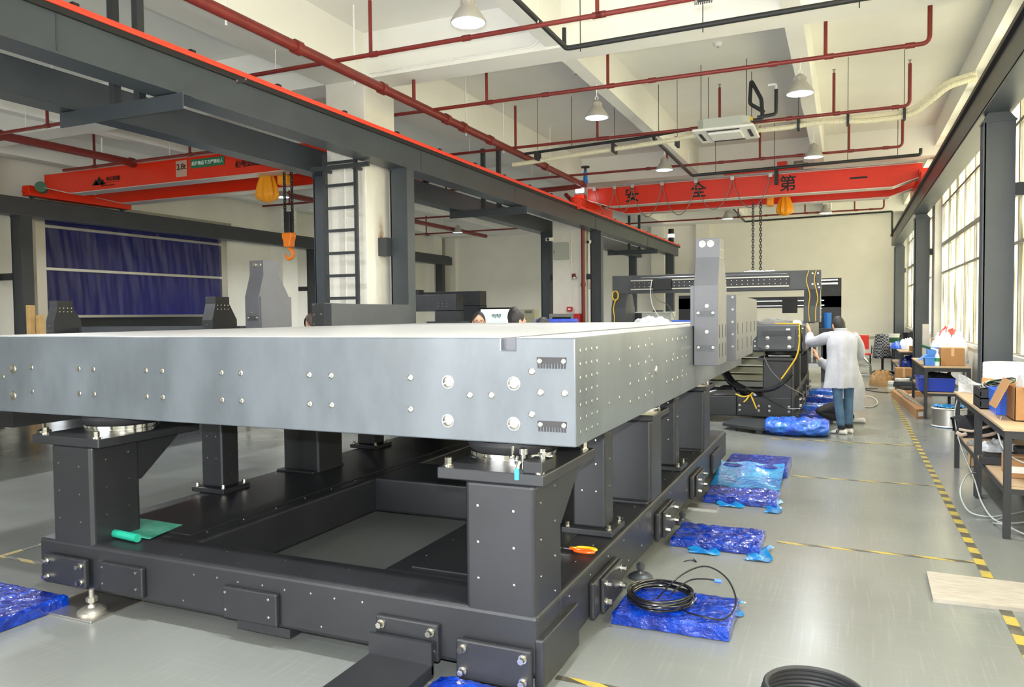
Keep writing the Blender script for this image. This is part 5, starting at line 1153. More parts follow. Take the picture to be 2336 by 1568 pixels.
t = thing('emergency_box', 'dark bracket box on the rust-stained side of the big white pillar', 'bracket', (-6.15, 9.45, 2.6)); MB().box(-6.2, -6.06, 9.34, 9.5, 2.52, 2.78).build('case', 'steel_dark', t, smooth=0); MB().box(-6.12, -6.06, 9.5, 9.56, 2.6, 2.7).build('lug', 'steel_dark', t, smooth=0)
for x, y, z0, z1, lab in ((-6.55, 9.05, 1.0, 3.9, 'thin white conduit up the front of the big white pillar'), (-6.5, 18.65, 1.9, 3.8, 'thin white conduit up the front of the second white pillar')):
    t = thing('conduit', lab, 'conduit', (x, y, z0)); MB().cyl((x, y, z0), (x, y, z1), .012, n=8).build('tube', 'white_plastic', t); MB().box(x - .03, x + .03, y - .012, y + .01, z1 - .9, z1 - .88).build('clip', 'white_plastic', t, smooth=0)
t = thing('beacon_light', 'black and white warning beacon at the far end of the red-striped beam', 'beacon', (-5.9, 28.0, 4.12)); MB().cyl((-5.9, 28.0, 4.18), (-5.9, 28.0, 4.72), .10, n=14).build('tower', 'black_part', t); MB().cyl((-5.9, 28.0, 4.42), (-5.9, 28.0, 4.53), .112, n=14).build('lit_ring', 'glow_white', t)
# ================================================================== WORK TABLES ON THE WINDOW SIDE
def table(x0, x1, y0, y1, zt, zs, label, mid=False):
    t = thing('work_table', label, 'table', ((x0 + x1) / 2, (y0 + y1) / 2, 0), 'steel work tables')
    MB().box(x0 - .01, x1, y0 - .01, y1 + .01, zt - .018, zt).build('table_top', 'table_top', t, smooth=0)
    L_ = .045
    for x in (x0, x1 - L_):
        for y in (y0, y1 - L_): MB().box(x, x + L_, y, y + L_, 0, zt - .018).build('leg', 'table_black', t, smooth=0)
    for y in (y0, y1 - L_): MB().box(x0 + L_, x1 - L_, y + .002, y + L_ - .002, zt - .075, zt - .019).build('rail', 'table_black', t, smooth=0)
    for x in (x0, x1 - L_): MB().box(x + .002, x + L_ - .002, y0 + L_, y1 - L_, zt - .075, zt - .019).build('rail', 'table_black', t, smooth=0)
    for x in (x0, x1 - L_): MB().box(x + .002, x + L_ - .002, y0 + L_, y1 - L_, zs - .055, zs - .016).build('shelf_rail', 'table_black', t, smooth=0)
    for y in (y0, y1 - L_): MB().box(x0 + L_, x1 - L_, y + .002, y + L_ - .002, zs - .055, zs - .016).build('shelf_rail', 'table_black', t, smooth=0)
    MB().box(x0 + .01, x1 - .01, y0 + .01, y1 - .01, zs - .016, zs).build('shelf', 'table_top', t, smooth=0)
    return t
table(1.04, 1.68, 6.38, 7.72, .80, .38, 'nearest black-legged work table with a carton and blue crate on top')
table(1.04, 1.68, 7.76, 9.14, .80, .38, 'second work table holding black crates and the white foam roll')
table(1.08, 1.69, 13.04, 15.43, .80, .41, 'work table in front of the second window column, with a carton on it')
table(1.14, 1.70, 19.75, 23.6, .70, .3, 'farthest work table covered with blue sheets near the back wall')
def carton(x0, x1, y0, y1, z0, z1, label, m='card', flaps=(), open_=False, group='cardboard cartons'):
    t = thing('cardboard_box', label, 'box', ((x0 + x1) / 2, (y0 + y1) / 2, z0), group)
    if open_:
        w = .006; b = MB(); b.box(x0, x1, y0, y1, z0, z0 + w); b.box(x0, x0 + w, y0, y1, z0, z1); b.box(x1 - w, x1, y0, y1, z0, z1); b.box(x0, x1, y0, y0 + w, z0, z1); b.box(x0, x1, y1 - w, y1, z0, z1)
    else: b = MB().box(x0, x1, y0, y1, z0, z1)
    b.build('carton', m, t, smooth=0, bevel=0 if open_ else .004)
    if not open_: MB().box(x0, x1, (y0 + y1) / 2 - .025, (y0 + y1) / 2 + .025, z1, z1 + .0012).box((x0 + x1) / 2 - .02, (x0 + x1) / 2 + .02, y0 - .0012, y0, z0 + (z1 - z0) * .55, z1).build('packing_tape', 'card_light' if m == 'card' else 'card', t, smooth=0)
    for (c, size, rot) in flaps: MB().obox(c, size, rot).build('flap', m, t, smooth=0)
    return t
bx1 = carton(1.17, 1.62, 6.80, 7.12, .802, 1.06, 'open carton on the nearest table holding a tape spool', m='card', open_=True, flaps=[((1.10, 6.98, 1.0), (.006, .30, .24), (0, .42, 0)), ((1.42, 6.74, 1.06), (.4, .12, .006), (-.2, 0, 0))])
MB().cyl((1.55, 6.799, .88), (1.55, 6.798, .88), .05, n=20).build('round_logo', 'galv', bx1)
sp_ = thing('tape_spool', 'cream film spool with a white flange standing in the open carton', 'spool', (1.38, 6.96, .82))
MB().cyl((1.26, 6.96, .98), (1.56, 6.96, .98), .13, n=28).build('roll', 'cream_tape', sp_)
for x in (1.235, 1.565): MB().lathe((x, 6.96, .98), [(0, -.005), (.165, -.005), (.165, .005), (0, .005)], 32, (1, 0, 0)).build('flange', 'white_plastic', sp_)
crt = tray(1.10, 1.36, 7.16, 7.50, .802, 1.0, 'plastic_crate', 'bin_blue', 'blue plastic crate between the open carton and the black crates', 'crate', .05)
for i in range(3): MB().box(1.115 + i * .08, 1.135 + i * .08, 7.152, 7.168, .82, .97).build('rib', 'bin_blue', crt, smooth=0)
tt = thing('tape_roll', 'green and yellow tape rolls sticking out of the blue crate', 'tape', (1.22, 7.33, .95)); MB().lathe((1.22, 7.3, .99), [(.04, -.03), (.065, -.03), (.065, .03), (.04, .03)], 24, (.5, .3, .8)).build('green_roll', 'motor_green', tt); MB().lathe((1.27, 7.27, .965), [(.03, -.02), (.05, -.02), (.05, .02), (.03, .02)], 24, (.5, -.3, .8)).build('yellow_roll', 'yellow', tt)
for i, (z0, h) in enumerate(((.802, .085), (.89, .08))):
    t = thing('tool_tray', ('lower black slotted tray on the second table', 'upper black slotted tray, stacked on the second table')[i], 'tray', (1.22, 7.75, z0), 'black trays')
    b = MB(); b.box(1.05, 1.40, 7.55, 7.95, z0, z0 + .008); b.box(1.05, 1.40, 7.55, 7.556, z0, z0 + h); b.box(1.05, 1.40, 7.944, 7.95, z0, z0 + h); b.box(1.05, 1.056, 7.55, 7.95, z0, z0 + h); b.box(1.394, 1.4, 7.55, 7.95, z0, z0 + h); b.build('shell', 'black_part', t, smooth=0)
    MB().box(1.045, 1.405, 7.545, 7.55, z0 + .01, z0 + .02).box(1.045, 1.405, 7.545, 7.55, z0 + h - .018, z0 + h - .008).build('rib', 'black_part', t, smooth=0)
    MB().box(1.14, 1.22, 7.544, 7.549, z0 + .035, z0 + .04).build('label_line', 'galv', t, smooth=0)
t = thing('wire_heap', 'tangle of wires and small tools on the black trays', 'wires', (1.22, 7.75, .97))
for k in range(7):
    a0 = k * .9; MB().tube([(1.2 + .03 * k * .5 - .05 + .09 * math.cos(a0 + j * .5), 7.72 + .12 * math.sin(a0 + j * .45), .985 + .02 * k * .4 + .025 * math.sin(j * .7 + k)) for j in range(13)], .006, 5).build('wire', ('cable_black', 'cable_grey', 'tube_clear', 'cable_black', 'alu', 'motor_green', 'cable_black')[k], t)
b = MB().grid(lambda u, v: Vector((1.06 + .27 * u, 9.02 - .5 * u * .25 + .02 * math.sin(5 * u + 3 * v), .802 + (.19 - .13 * u) * v + .01 * math.sin(9 * u))), 16, 8); tag(b.build('plastic_sleeve', 'bag_clear', smooth=60), 'clear plastic sleeve standing at the far end of the second table', 'plastic sleeve')
t = thing('foam_roll', 'thick white foam roll standing on the second table in front of the column', 'foam roll', (1.46, 8.93, .802))
MB().lathe((1.46, 8.93, .802), [(.2, 0), (.2, .315), (.195, .32), (.03, .32), (.03, 0)], 48).build('roll', 'foam', t)
for k in range(6): MB().lathe((1.46, 8.93, .802), [(.2005, .03 + k * .05), (.202, .04 + k * .05), (.2005, .05 + k * .05)], 48).build('layer_edge', 'foam', t)
t = thing('cable_spool', 'spool with a wide blue flange behind the open carton', 'spool', (1.45, 7.42, .802)); MB().lathe((1.52, 7.42, .802), [(.1, 0), (.1, .27), (.22, .275), (.22, .285), (0, .285)], 36).build('flange', 'spool_blue', t); MB().cyl((1.52, 7.42, .81), (1.52, 7.42, 1.07), .11, n=24).build('drum', 'card', t)
t = thing('flat_carton', 'folded brown cardboard leaning on the white foam roll', 'cardboard', (1.33, 8.6, .802)); MB().obox((1.36, 8.60, .885), (.32, .006, .18), (-.35, .12, 0)).build('sheet', 'card', t, smooth=0); MB().obox((1.42, 8.54, .87), (.22, .006, .14), (-.5, -.2, .1)).build('flap', 'card', t, smooth=0)
# on the lower shelves
jk = MB()
def jf(u, v):
    x = 1.0 + .50 * u; y = 8.96 + .15 * math.sin(6 * u) * v - .1 * v; h = .19 * math.sin(PI * min(1, v * 1.05)) ** .6 * (.6 + .5 * math.sin(PI * (u * .8 + .2)))
    return Vector((x + .02 * math.sin(8 * v), 8.7 + .42 * v, .383 + h + .02 * noise.noise(Vector((u * 7, v * 7, 0)))))
jk.grid(jf, 26, 18); t = thing('jacket', 'black jacket with pale stripes lying on the far lower shelf', 'jacket', (1.25, 8.9, .382)); jk.build('cloth', 'cloth_black', t, smooth=70)
MB().tube(spline([(1.03, 8.72, .46), (1.15, 8.70, .45), (1.25, 8.72, .49), (1.36, 8.74, .52)], 6), .014, 6).build('stripe', 'cloth_stripe', t); MB().tube(spline([(1.01, 8.70, .43), (1.05, 8.68, .41), (1.09, 8.70, .42)], 6), .02, 6).build('stripe', 'cloth_stripe', t); MB().tube(spline([(1.18, 8.69, .40), (1.28, 8.69, .42), (1.36, 8.70, .45)], 6), .018, 6).build('stripe', 'cloth_stripe', t)
carton(1.12, 1.5, 6.72, 7.0, .382, .52, 'carton with a white label on the nearest lower shelf', m='card')
tag(MB().box(1.121, 1.23, 6.715, 6.719, .42, .47).box(1.34, 1.48, 6.715, 6.719, .46, .50).build('paper_label', 'white_plastic', smooth=0), 'white paper labels on the carton of the lower shelf', 'label')
for i, (x, y, z, s3) in enumerate(((1.12, 7.3, .382, (.2, .16, .06)), (1.32, 7.25, .382, (.18, .2, .1)), (1.14, 7.5, .382, (.16, .14, .05)), (1.34, 7.28, .484, (.16, .18, .05)))):
    t = thing('foam_block', ('flat grey foam block at the front of the lower shelf', 'thick grey foam block on the lower shelf', 'small grey foam block farther along the lower shelf', 'grey foam block on top of the thick one')[i], 'foam block', (x, y, z), 'grey foam blocks'); MB().box(x - s3[0] / 2, x + s3[0] / 2, y - s3[1] / 2, y + s3[1] / 2, z, z + s3[2]).build('slab', 'rubber', t, smooth=0, bevel=.006); MB().box(x - s3[0] / 2 + .03, x + s3[0] / 2 - .03, y - s3[1] / 2 + .03, y + s3[1] / 2 - .03, z + s3[2], z + s3[2] + .004).build('recess', 'black_part', t, smooth=0)
blob(1.25, 8.0, .382, .16, .16, .08, 'plastic_bag', 'bag_clear', 'clear plastic bag on the second table shelf', 'plastic bag', 9)
blob(1.10, 8.25, .382, .06, .07, .04, 'wire_bundle', 'cable_grey', 'small grey wire bundle on the second table shelf', 'wires', 4, n=12)
blob(1.52, 6.62, .382, .12, .14, .17, 'plastic_bag', 'bag_clear', 'bubble-wrap bag at the right of the nearest shelf', 'plastic bag', 12)
carton(1.2, 1.38, 9.22, 9.4, .2 - .2, .16, 'small open carton on the floor behind the second table', m='card_light', open_=True)
# clear tubing
tb = thing('clear_tube', 'long clear air tube hanging in loops from the tables', 'tube', (1.05, 7.6, .1))
MB().tube(spline([(1.06, 9.0, .78), (1.02, 8.95, .6), (1.02, 8.75, .42), (1.01, 8.2, .30), (1.0, 7.5, .22), (1.0, 7.0, .10), (1.08, 6.8, .02), (1.3, 6.9, .02)], 12), .006, 6).build('long_run', 'tube_clear', tb)
MB().tube(spline([(1.02, 7.55, .25), (.93, 7.35, .26), (.86, 7.15, .16), (.9, 7.02, .04), (1.02, 6.98, .012), (1.18, 7.1, .012), (1.35, 7.3, .012)], 12), .006, 6).build('loop', 'tube_clear', tb)
MB().tube(spline([(1.14, 7.0, .012), (1.04, 6.8, .012), (1.08, 6.6, .05), (1.22, 6.5, .012), (1.4, 6.55, .012)], 12), .006, 6).build('loop', 'tube_clear', tb)
MB().tube(spline([(1.10, 6.9, .82), (1.05, 6.7, .72), (1.08, 6.55, .60), (1.2, 6.45, .54), (1.4, 6.4, .54)], 12), .006, 6).build('upper_loop', 'tube_clear', tb)
# table by the second column
carton(1.32, 1.64, 13.3, 13.62, .802, 1.07, 'square carton on the table by the second window column', m='card')
blob(1.5, 14.0, .802, .28, .28, .44, 'plastic_bag', 'bag_white', 'big white plastic bag behind the square carton', 'plastic bag', 21)
t_ = MB().grid(lambda u, v: Vector((1.66 + .06 * u, 13.7 + .3 * v, 1.0 - .55 * u + .03 * math.sin(9 * v + 4 * u))), 12, 10); tag(t_.build('bag_tail', 'bag_white', smooth=60), 'loose end of the white bag hanging over the table edge', 'plastic bag')
blob(1.5, 14.05, 1.20, .14, .14, .14, 'plastic_bag', 'bag_red', 'red plastic bag on top of the white bag', 'plastic bag', 22)
t = tray(1.10, 1.30, 13.25, 13.6, .802, .93, 'parts_bin', 'bin_light', 'light blue tilted parts bin on the edge of that table', 'bin', .15)
MB().obox((1.08, 13.4, .92), (.16, .3, .006), (0, -.7, 0)).build('lip', 'bin_light', t, smooth=0)
tray(1.18, 1.34, 13.75, 14.0, .802, 1.06, 'parts_bin', 'bin_light', 'upright light blue bin behind the tilted one', 'bin', .05)
t = thing('water_bottle', 'clear plastic bottle with a green label on the table edge', 'bottle', (1.29, 13.14, .802)); MB().lathe((1.26, 13.16, .802), [(.03, 0), (.033, .02), (.033, .13), (.028, .17), (.013, .2), (.013, .225)], 18).build('body', 'pet', t); MB().lathe((1.26, 13.16, .802), [(.0335, .07), (.034, .075), (.034, .12), (.0335, .125)], 18).build('label', 'water_label', t); MB().cyl((1.26, 13.16, 1.027), (1.26, 13.16, 1.045), .014, n=12).build('cap', 'white_plastic', t)
t = thing('torque_tool', 'green and white hand tool lying on the light blue bins', 'tool', (1.2, 13.4, 1.0)); MB().cyl((1.08, 13.5, 1.10), (1.2, 13.42, 1.06), .02, n=10).build('grip', 'motor_green', t); MB().cyl((1.2, 13.42, 1.06), (1.3, 13.36, 1.03), .014, n=10).build('shaft', 'white_plastic', t)
tag(MB().box(1.17, 1.28, 14.6, 14.66, .802, 1.42).build('aluminium_profile', 'galv', smooth=0, bevel=.006), 'upright pale metal profile standing behind the light blue bins', 'profile')
carton(1.34, 1.55, 14.5, 14.9, .802, 1.18, 'tall carton behind the white bag', m='card_light')
tt = tray(1.0, 1.5, 13.1, 13.7, .42, .62, 'storage_tote', 'tote_blue', 'dark blue plastic tote on the shelf of that table', 'tote', .06)
blob(1.3, 13.4, .6, .2, .24, .08, 'black_cloth', 'cloth_black', 'black cloth on the dark blue tote', 'cloth', 31)
blob(1.55, 13.3, .412, .1, .14, .06, 'plastic_bag', 'bag_clear', 'clear plastic bag beside the dark blue tote', 'plastic bag', 32, n=14)
t = thing('strip_reel', 'steel strip reel topped with blue film on the floor by the table', 'reel', (1.38, 12.4, 0)); MB().lathe((1.34, 12.35, 0), [(.22, 0), (.235, .01), (.22, .025), (.22, .25), (.235, .262), (.22, .275), (0, .275)], 36).build('drum', 'brushed', t); MB().lathe((1.34, 12.35, 0), [(.225, 0), (.24, .008), (.225, .016)], 36).build('blue_rim', 'film_cyan', t)
MB().grid(lambda u, v: Vector((1.34 + .21 * (2 * u - 1) * (1 - .3 * abs(2 * v - 1)), 12.35 + .21 * (2 * v - 1) * (1 - .3 * abs(2 * u - 1)), .278 + .06 * abs(noise.noise(Vector((u * 6, v * 6, 3)))))), 16, 16).build('film', 'film_cyan', t, smooth=60)
lb = thing('long_carton', 'long low carton full of metal strips on the aisle floor', 'box', (.98, 14.6, 0))
q = MB(); a0, a1, b0, b1 = Vector((.98, 13.1, 0)), Vector((1.07, 13.15, 0)), Vector((.80, 16.2, 0)), Vector((1.02, 16.2, 0))
q.add([(.98, 13.08, 0), (1.12, 13.2, 0), (1.0, 16.25, 0), (.79, 16.2, 0), (.98, 13.08, .14), (1.12, 13.2, .14), (1.0, 16.25, .14), (.79, 16.2, .14)], [(0, 3, 2, 1), (4, 5, 6, 7), (0, 1, 5, 4), (1, 2, 6, 5), (2, 3, 7, 6), (3, 0, 4, 7)]); q.build('carton', 'card', lb, smooth=0)
for k in range(4): MB().tube([(1.06 - .01 * k, 13.6 + .1 * k, .15), (.96 - .012 * k, 14.9, .165), (.88 + .02 * k, 16.0, .16)], .016, 6).build('metal_strip', 'galv', lb)
MB().add([(1.01, 13.1, .03), (1.08, 13.16, .03), (1.08, 13.16, .1), (1.01, 13.1, .1)], [(0, 1, 2, 3)]).build('label', 'white_plastic', lb, smooth=0)
# heap between the two tables
for i, (x, y, z, sx, sy, sz, m, rz) in enumerate(((1.2, 16.9, 0, .5, .9, .10, 'card', .1), (1.18, 17.0, .10, .46, .8, .06, 'granite_black', .2), (1.15, 17.1, .16, .45, .5, .08, 'steel_dark', -.3), (1.1, 17.2, .24, .4, .12, .05, 'white_plastic', .5), (1.3, 17.3, .24, .3, .4, .07, 'slot_dark', .15), (1.0, 16.4, .0, .36, .1, .05, 'white_plastic', .2))):
    t = thing('scrap_piece', ('flat brown carton at the bottom of the floor heap', 'black foam sheet on the flat carton of the heap', 'dark grey case in the floor heap', 'white bar lying across the floor heap', 'black foam block at the back of the floor heap', 'white foam strip in front of the floor heap')[i], 'scrap', (x, y, z), 'floor heap beside the aisle'); MB().obox((x, y, z + sz / 2), (sx, sy, sz), (0, 0, rz)).build('piece', m, t, smooth=0, bevel=.006); MB().obox((x, y, z + sz + .002), (sx * .6, sy * .3, .004), (0, 0, rz)).build('cover', 'slot_dark' if m != 'slot_dark' else 'rubber', t, smooth=0)
t = thing('paint_tin', 'small white tin at the end of the floor heap', 'tin', (.87, 17.9, 0)); MB().lathe((.87, 17.9, 0), [(.07, 0), (.07, .16), (.06, .17), (0, .165)], 20).build('can', 'white_plastic', t); MB().lathe((.87, 17.9, 0), [(.071, .05), (.072, .06), (.072, .1), (.071, .11)], 20).build('label', 'ac_grey', t)
carton(.98, 1.30, 18.45, 18.9, 0, .40, 'large brown carton on the floor below the far table', m='card')
blob(.72, 18.75, 0, .26, .3, .30, 'paper_heap', 'paper_brown', 'heap of crumpled brown packing paper on the aisle floor', 'paper', 41)
blob(1.4, 20.6, .32, .25, .4, .22, 'plastic_sheet', 'tote_blue', 'blue plastic sheet bundled under the far table', 'plastic sheet', 42)
blob(1.22, 21.6, .702, .2, .6, .14, 'plastic_sheet', 'bin_blue', 'blue plastic sheet heaped on the far table', 'plastic sheet', 43)
blob(1.42, 21.3, .702, .22, .5, .22, 'plastic_bag', 'bag_white', 'white plastic bags heaped on the far table', 'plastic bag', 44)
carton(1.35, 1.6, 19.95, 20.2, .702, .82, 'small carton on the near end of the far table', m='card')
t = thing('bucket', 'pale green and white bucket on the far table', 'bucket', (1.18, 23.2, .702)); MB().lathe((1.18, 23.2, .702), [(.12, 0), (.14, .3), (.15, .3), (.15, .32), (.13, .32), (.12, .02)], 24).build('pail', 'white_plastic', t); MB().lathe((1.18, 23.2, .702), [(.127, .08), (.137, .22)], 24).build('print', 'motor_green', t)
t = thing('black_bucket', 'black bucket on the far table by the farthest column', 'bucket', (1.5, 22.6, .702)); MB().lathe((1.5, 22.6, .85), [(.12, -.14), (.15, .2), (.165, .2), (.165, .22), (.14, .22), (.12, 0)], 24).build('pail', 'black_part', t); MB().obox((1.62, 22.5, 1.08), (.2, .06, .03), (0, .1, 0)).build('handle', 'black_part', t, smooth=0)
# chair with a plaid shirt, red chair, trolley
t = thing('folding_chair', 'red-backed chair with a plaid shirt beside it near the back', 'chair', (.42, 22.4, 0))
MB().box(.25, .55, 22.6, 22.63, .62, 1.0).build('backrest', 'chair_red', t, smooth=0, bevel=.01); MB().box(.25, .6, 22.2, 22.62, .48, .52).build('seat', 'chair_red', t, smooth=0, bevel=.01)
for x in (.26, .58):
    for y in (22.22, 22.6): MB().cyl((x, y, 0), (x, y, .5), .014, n=8).build('leg', 'black_part', t)
for x in (.22, .62): MB().tube(arc([(x, 22.2, .66), (x, 22.6, .72), (x, 22.62, .5)], .05), .014, 6).build('armrest', 'black_part', t)
def sh(u, v):
    a = 2 * PI * u; r = .13 + .07 * v + .03 * math.sin(4 * a + 3 * v); return Vector((.84 + r * math.cos(a), 22.0 + r * .8 * math.sin(a), 1.04 - .62 * v))
b = MB(); b.grid(sh, 30, 14); t = thing('plaid_shirt', 'black and white plaid shirt draped over a chair near the back', 'shirt', (.84, 22.0, .3)); b.build('shirt', 'plaid', t); MB().sphere((.84, 22.0, .99), (.13, .11, .07)).build('collar', 'plaid', t)
t = thing('office_chair', 'dark office chair under the plaid shirt', 'chair', (.86, 22.05, 0)); MB().box(.66, 1.06, 21.85, 22.25, .42, .48).build('seat', 'cloth_black', t, smooth=0, bevel=.02); MB().cyl((.86, 22.05, .08), (.86, 22.05, .42), .03, n=10).build('post', 'black_part', t)
for k in range(5): a = 2 * PI * k / 5; MB().cyl((.86, 22.05, .1), (.86 + .26 * math.cos(a), 22.05 + .26 * math.sin(a), .05), .02, n=8).sphere((.86 + .26 * math.cos(a), 22.05 + .26 * math.sin(a), .03), .03, 10, 6).build('caster_leg', 'black_part', t)
MB().obox((.86, 22.26, .7), (.36, .04, .4), (.1, 0, 0)).build('backrest', 'cloth_black', t, smooth=0, bevel=.02)
t = thing('aluminium_trolley', 'low pale aluminium trolley frame behind the worker', 'trolley', (.35, 21.2, 0))
for y in (21.0, 21.5):
    MB().tube([(.1, y, .52), (.36, y, .52), (.56, y, .28), (.56, y, .02)], .02, 6).build('side_rail', 'alu', t); MB().cyl((.1, y, .02), (.1, y, .52), .02, n=6).build('post', 'alu', t); MB().cyl((.1, y, .26), (.56, y, .26), .018, n=6).build('lower_rail', 'alu', t); MB().cyl((.1, y, .04), (.56, y, .04), .018, n=6).build('foot_rail', 'alu', t)
MB().box(.1, .38, 21.0, 21.5, .52, .535).build('deck', 'alu', t, smooth=0)
tag(MB().tube(spline([(.12, 17.6, .008), (.4, 17.7, .008), (.6, 17.8, .008), (.3, 17.75, .008), (.5, 17.2, .008), (.85, 16.9, .008)], 10), .008, 6).build('floor_cable', 'cable_black'), 'thin black cable lying across the aisle floor beyond the worker', 'cable')
tag(MB().tube([(.35 + .16 * math.cos(a) * (1 + .02 * k), 15.2 + .9 * math.sin(a) * (1 + .02 * k), .008 + .004 * k) for k in range(3) for a in [2 * PI * j / 40 for j in range(40)]], .006, 5).build('clear_hose_coil', 'cream_tape'), 'pale tube coil on the floor behind the kneeling worker', 'hose coil')

# ================================================================== PEOPLE
def skinmesh(J, E, R_, root, sub=2):
    names = list(J); me = D.meshes.new('tmp'); me.from_pydata([J[n] for n in names], [(names.index(a), names.index(b)) for a, b in E], [])
    o = D.objects.new('tmp', me); COL.objects.link(o); o.modifiers.new('s', 'SKIN')
    for i, n in enumerate(names):
        r = R_[n]; sv = me.skin_vertices[0].data[i]; sv.radius = r if isinstance(r, tuple) else (r, r); sv.use_root = (n == root)
    m_ = o.modifiers.new('d', 'SUBSURF'); m_.levels = sub; m_.render_levels = sub
    dg = bpy.context.evaluated_depsgraph_get(); m2_ = D.meshes.new_from_object(o.evaluated_get(dg))
    vs = [v_.co.copy() for v_ in m2_.vertices]; fs = [tuple(p_.vertices) for p_ in m2_.polygons]
    D.objects.remove(o); return vs, fs
def headmb(mb, c, yaw, pitch=0.0, skin=0, s=1.0):
    """head centred at c, looking along +Y turned by yaw"""
    b = MB(); nu, nv = 28, 20
    vs = []
    for i in range(nv + 1):
        th = PI * i / nv
        for j in range(nu):
            ph = 2 * PI * j / nu; x = math.sin(th) * math.cos(ph); y = math.sin(th) * math.sin(ph); z = math.cos(th)
            w = .074 * (1 - .30 * max(0, -z - .1) ** 1.2); dpt = .094 * (1 - .18 * max(0, -z) * (1 if y < 0 else .2))
            p = Vector((x * w, y * dpt, z * .118))
            if y > .3:
                p.y += .018 * math.exp(-((x / .16) ** 2 + ((z + .12) / .16) ** 2)) * 1.2      # nose
                p.y -= .010 * math.exp(-(((abs(x) - .38) / .16) ** 2 + ((z - .08) / .12) ** 2))   # eye sockets
                p.y += .007 * math.exp(-((x / .3) ** 2 + ((z + .45) / .09) ** 2))                # lips
                p.y += .008 * math.exp(-((x / .3) ** 2 + ((z + .80) / .15) ** 2))                # chin
            vs.append(p)
    b.add(vs, [(i * nu + j, (i + 1) * nu + j, (i + 1) * nu + (j + 1) % nu, i * nu + (j + 1) % nu) for i in range(nv) for j in range(nu)])
    for sx in (-1, 1): b.sphere((sx * .077, -.005, -.005), (.010, .020, .032), 10, 8)
    b.m = [skin] * len(b.f)
    M_ = Matrix.Translation(c) @ Matrix.Rotation(yaw, 4, 'Z') @ Matrix.Rotation(pitch, 4, 'X') @ Matrix.Scale(s, 4)
    b.xf(M_); base = len(mb.v); mb.v += b.v; mb.f += [tuple(base + i for i in f) for f in b.f]; mb.m += b.m
    return M_
def hairmb(M_, style='short'):
    b = MB()
    def fn(u, v):
        ph = 2 * PI * u; lim = .64 if style == 'short' else .62
        back = .5 - .5 * math.sin(ph)             # 1 at the back of the head
        side = abs(math.cos(ph))
        end = lim * PI * ((.33 if style == 'short' else .40) + (.66 * back + .18 * side if style == 'short' else .85 * back + .45 * side))
        th = min(end, PI * .97) * v
        k = 1.07 + .03 * noise.noise(Vector((u * 20, v * 8, 0))) + (.10 * v if style == 'long' else 0)
        return Vector((math.sin(th) * math.cos(ph) * .077 * k, math.sin(th) * math.sin(ph) * .097 * k - .004, math.cos(th) * .121 * k))
    b.grid(fn, 40, 18)
    if style == 'long':
        b.loft([[Vector((.085 * k * math.cos(a), -.03 + .07 * k * math.sin(a) * (1 if math.sin(a) < 0 else .35), z)) for a in [2 * PI * j / 20 for j in range(20)]] for z, k in ((.04, 1.0), (-.06, 1.08), (-.16, 1.05), (-.24, .8))])
    return b.xf(M_)
def eyes(M_, t):
    b = MB()
    for sx in (-1, 1): b.sphere((sx * .03, .083, .010), (.011, .006, .006), 10, 6)
    b.xf(M_).build('eyes', 'white_plastic', t); b = MB()
    for sx in (-1, 1): b.sphere((sx * .03, .088, .010), (.0055, .004, .0055), 8, 6); b.box(sx * .03 - .016, sx * .03 + .016, .086, .092, .028, .033)
    b.box(-.02, .02, .096, .100, -.056, -.051); b.xf(M_).build('brows_and_lips', 'hair_brown', t)
def hand(mb, w, dirv, up, skin=0, s=1.0, curl=.35):
    """palm and five fingers from wrist w along dirv; up is the back of the hand"""
    d_ = Vector(dirv).normalized(); up = Vector(up); up = (up - d_ * up.dot(d_)).normalized(); sd = d_.cross(up); w = Vector(w)
    k0 = len(mb.f)
    rings = []
    for t_, hw, hh in ((0, .026, .02), (.03, .036, .019), (.07, .042, .016), (.09, .040, .013)):
        c = w + d_ * t_ * s; rings.append([c + sd * hw * s * math.cos(a) + up * hh * s * math.sin(a) for a in [2 * PI * j / 12 for j in range(12)]])
    mb.loft(rings)
    for i, (o_, ln) in enumerate(((-.031, .068), (-.011, .078), (.010, .072), (.030, .056))):
        p0 = w + (d_ * .082 + sd * o_) * s; p1 = p0 + (d_ * math.cos(curl * .4) - up * math.sin(curl * .4)) * ln * .5 * s + sd * o_ * .12; p2 = p1 + (d_ * math.cos(curl) - up * math.sin(curl)) * ln * .5 * s
        mb.tube([p0, p1, p2], [.0095 * s, .0085 * s, .006 * s], 7)
    p0 = w + (d_ * .03 - sd * .03) * s; p1 = p0 + (d_ * .035 - sd * .03 - up * .008) * s; p2 = p1 + (d_ * .03 - sd * .008 - up * .008) * s
    mb.tube([p0, p1, p2], [.012 * s, .011 * s, .007 * s], 7)
    for i in range(k0, len(mb.f)): mb.m[i] = skin
def ringcoat(secs, n=40, fold=.012, seed=0):
    return [[Vector((cx + rx * math.cos(a) * (1 + fold / max(rx, .05) * math.sin(5 * a + seed + 3 * z) * k), cy + ry * math.sin(a) * (1 + fold / max(ry, .05) * math.sin(7 * a + seed) * k), z)) for a in [2 * PI * j / n for j in range(n)]] for cx, cy, z, rx, ry, k in secs]
def shoe(mb, heel, toe, mi):
    h = Vector(heel); t_ = Vector(toe); d_ = (t_ - h).normalized(); sd = Vector((-d_.y, d_.x, 0)); L_ = (t_ - h).length; k0 = len(mb.f); rings = []
    for u, w_, hh in ((0, .028, .06), (.1, .036, .078), (.35, .038, .075), (.6, .045, .058), (.85, .043, .045), (1, .022, .03)):
        c = h + d_ * L_ * u; rings.append([c + sd * w_ * math.cos(a) + Vector((0, 0, max(.002, hh * (.5 + .5 * math.sin(a))))) for a in [2 * PI * j / 14 for j in range(14)]])
    mb.loft(rings)
    for i in range(k0, len(mb.f)): mb.m[i] = mi

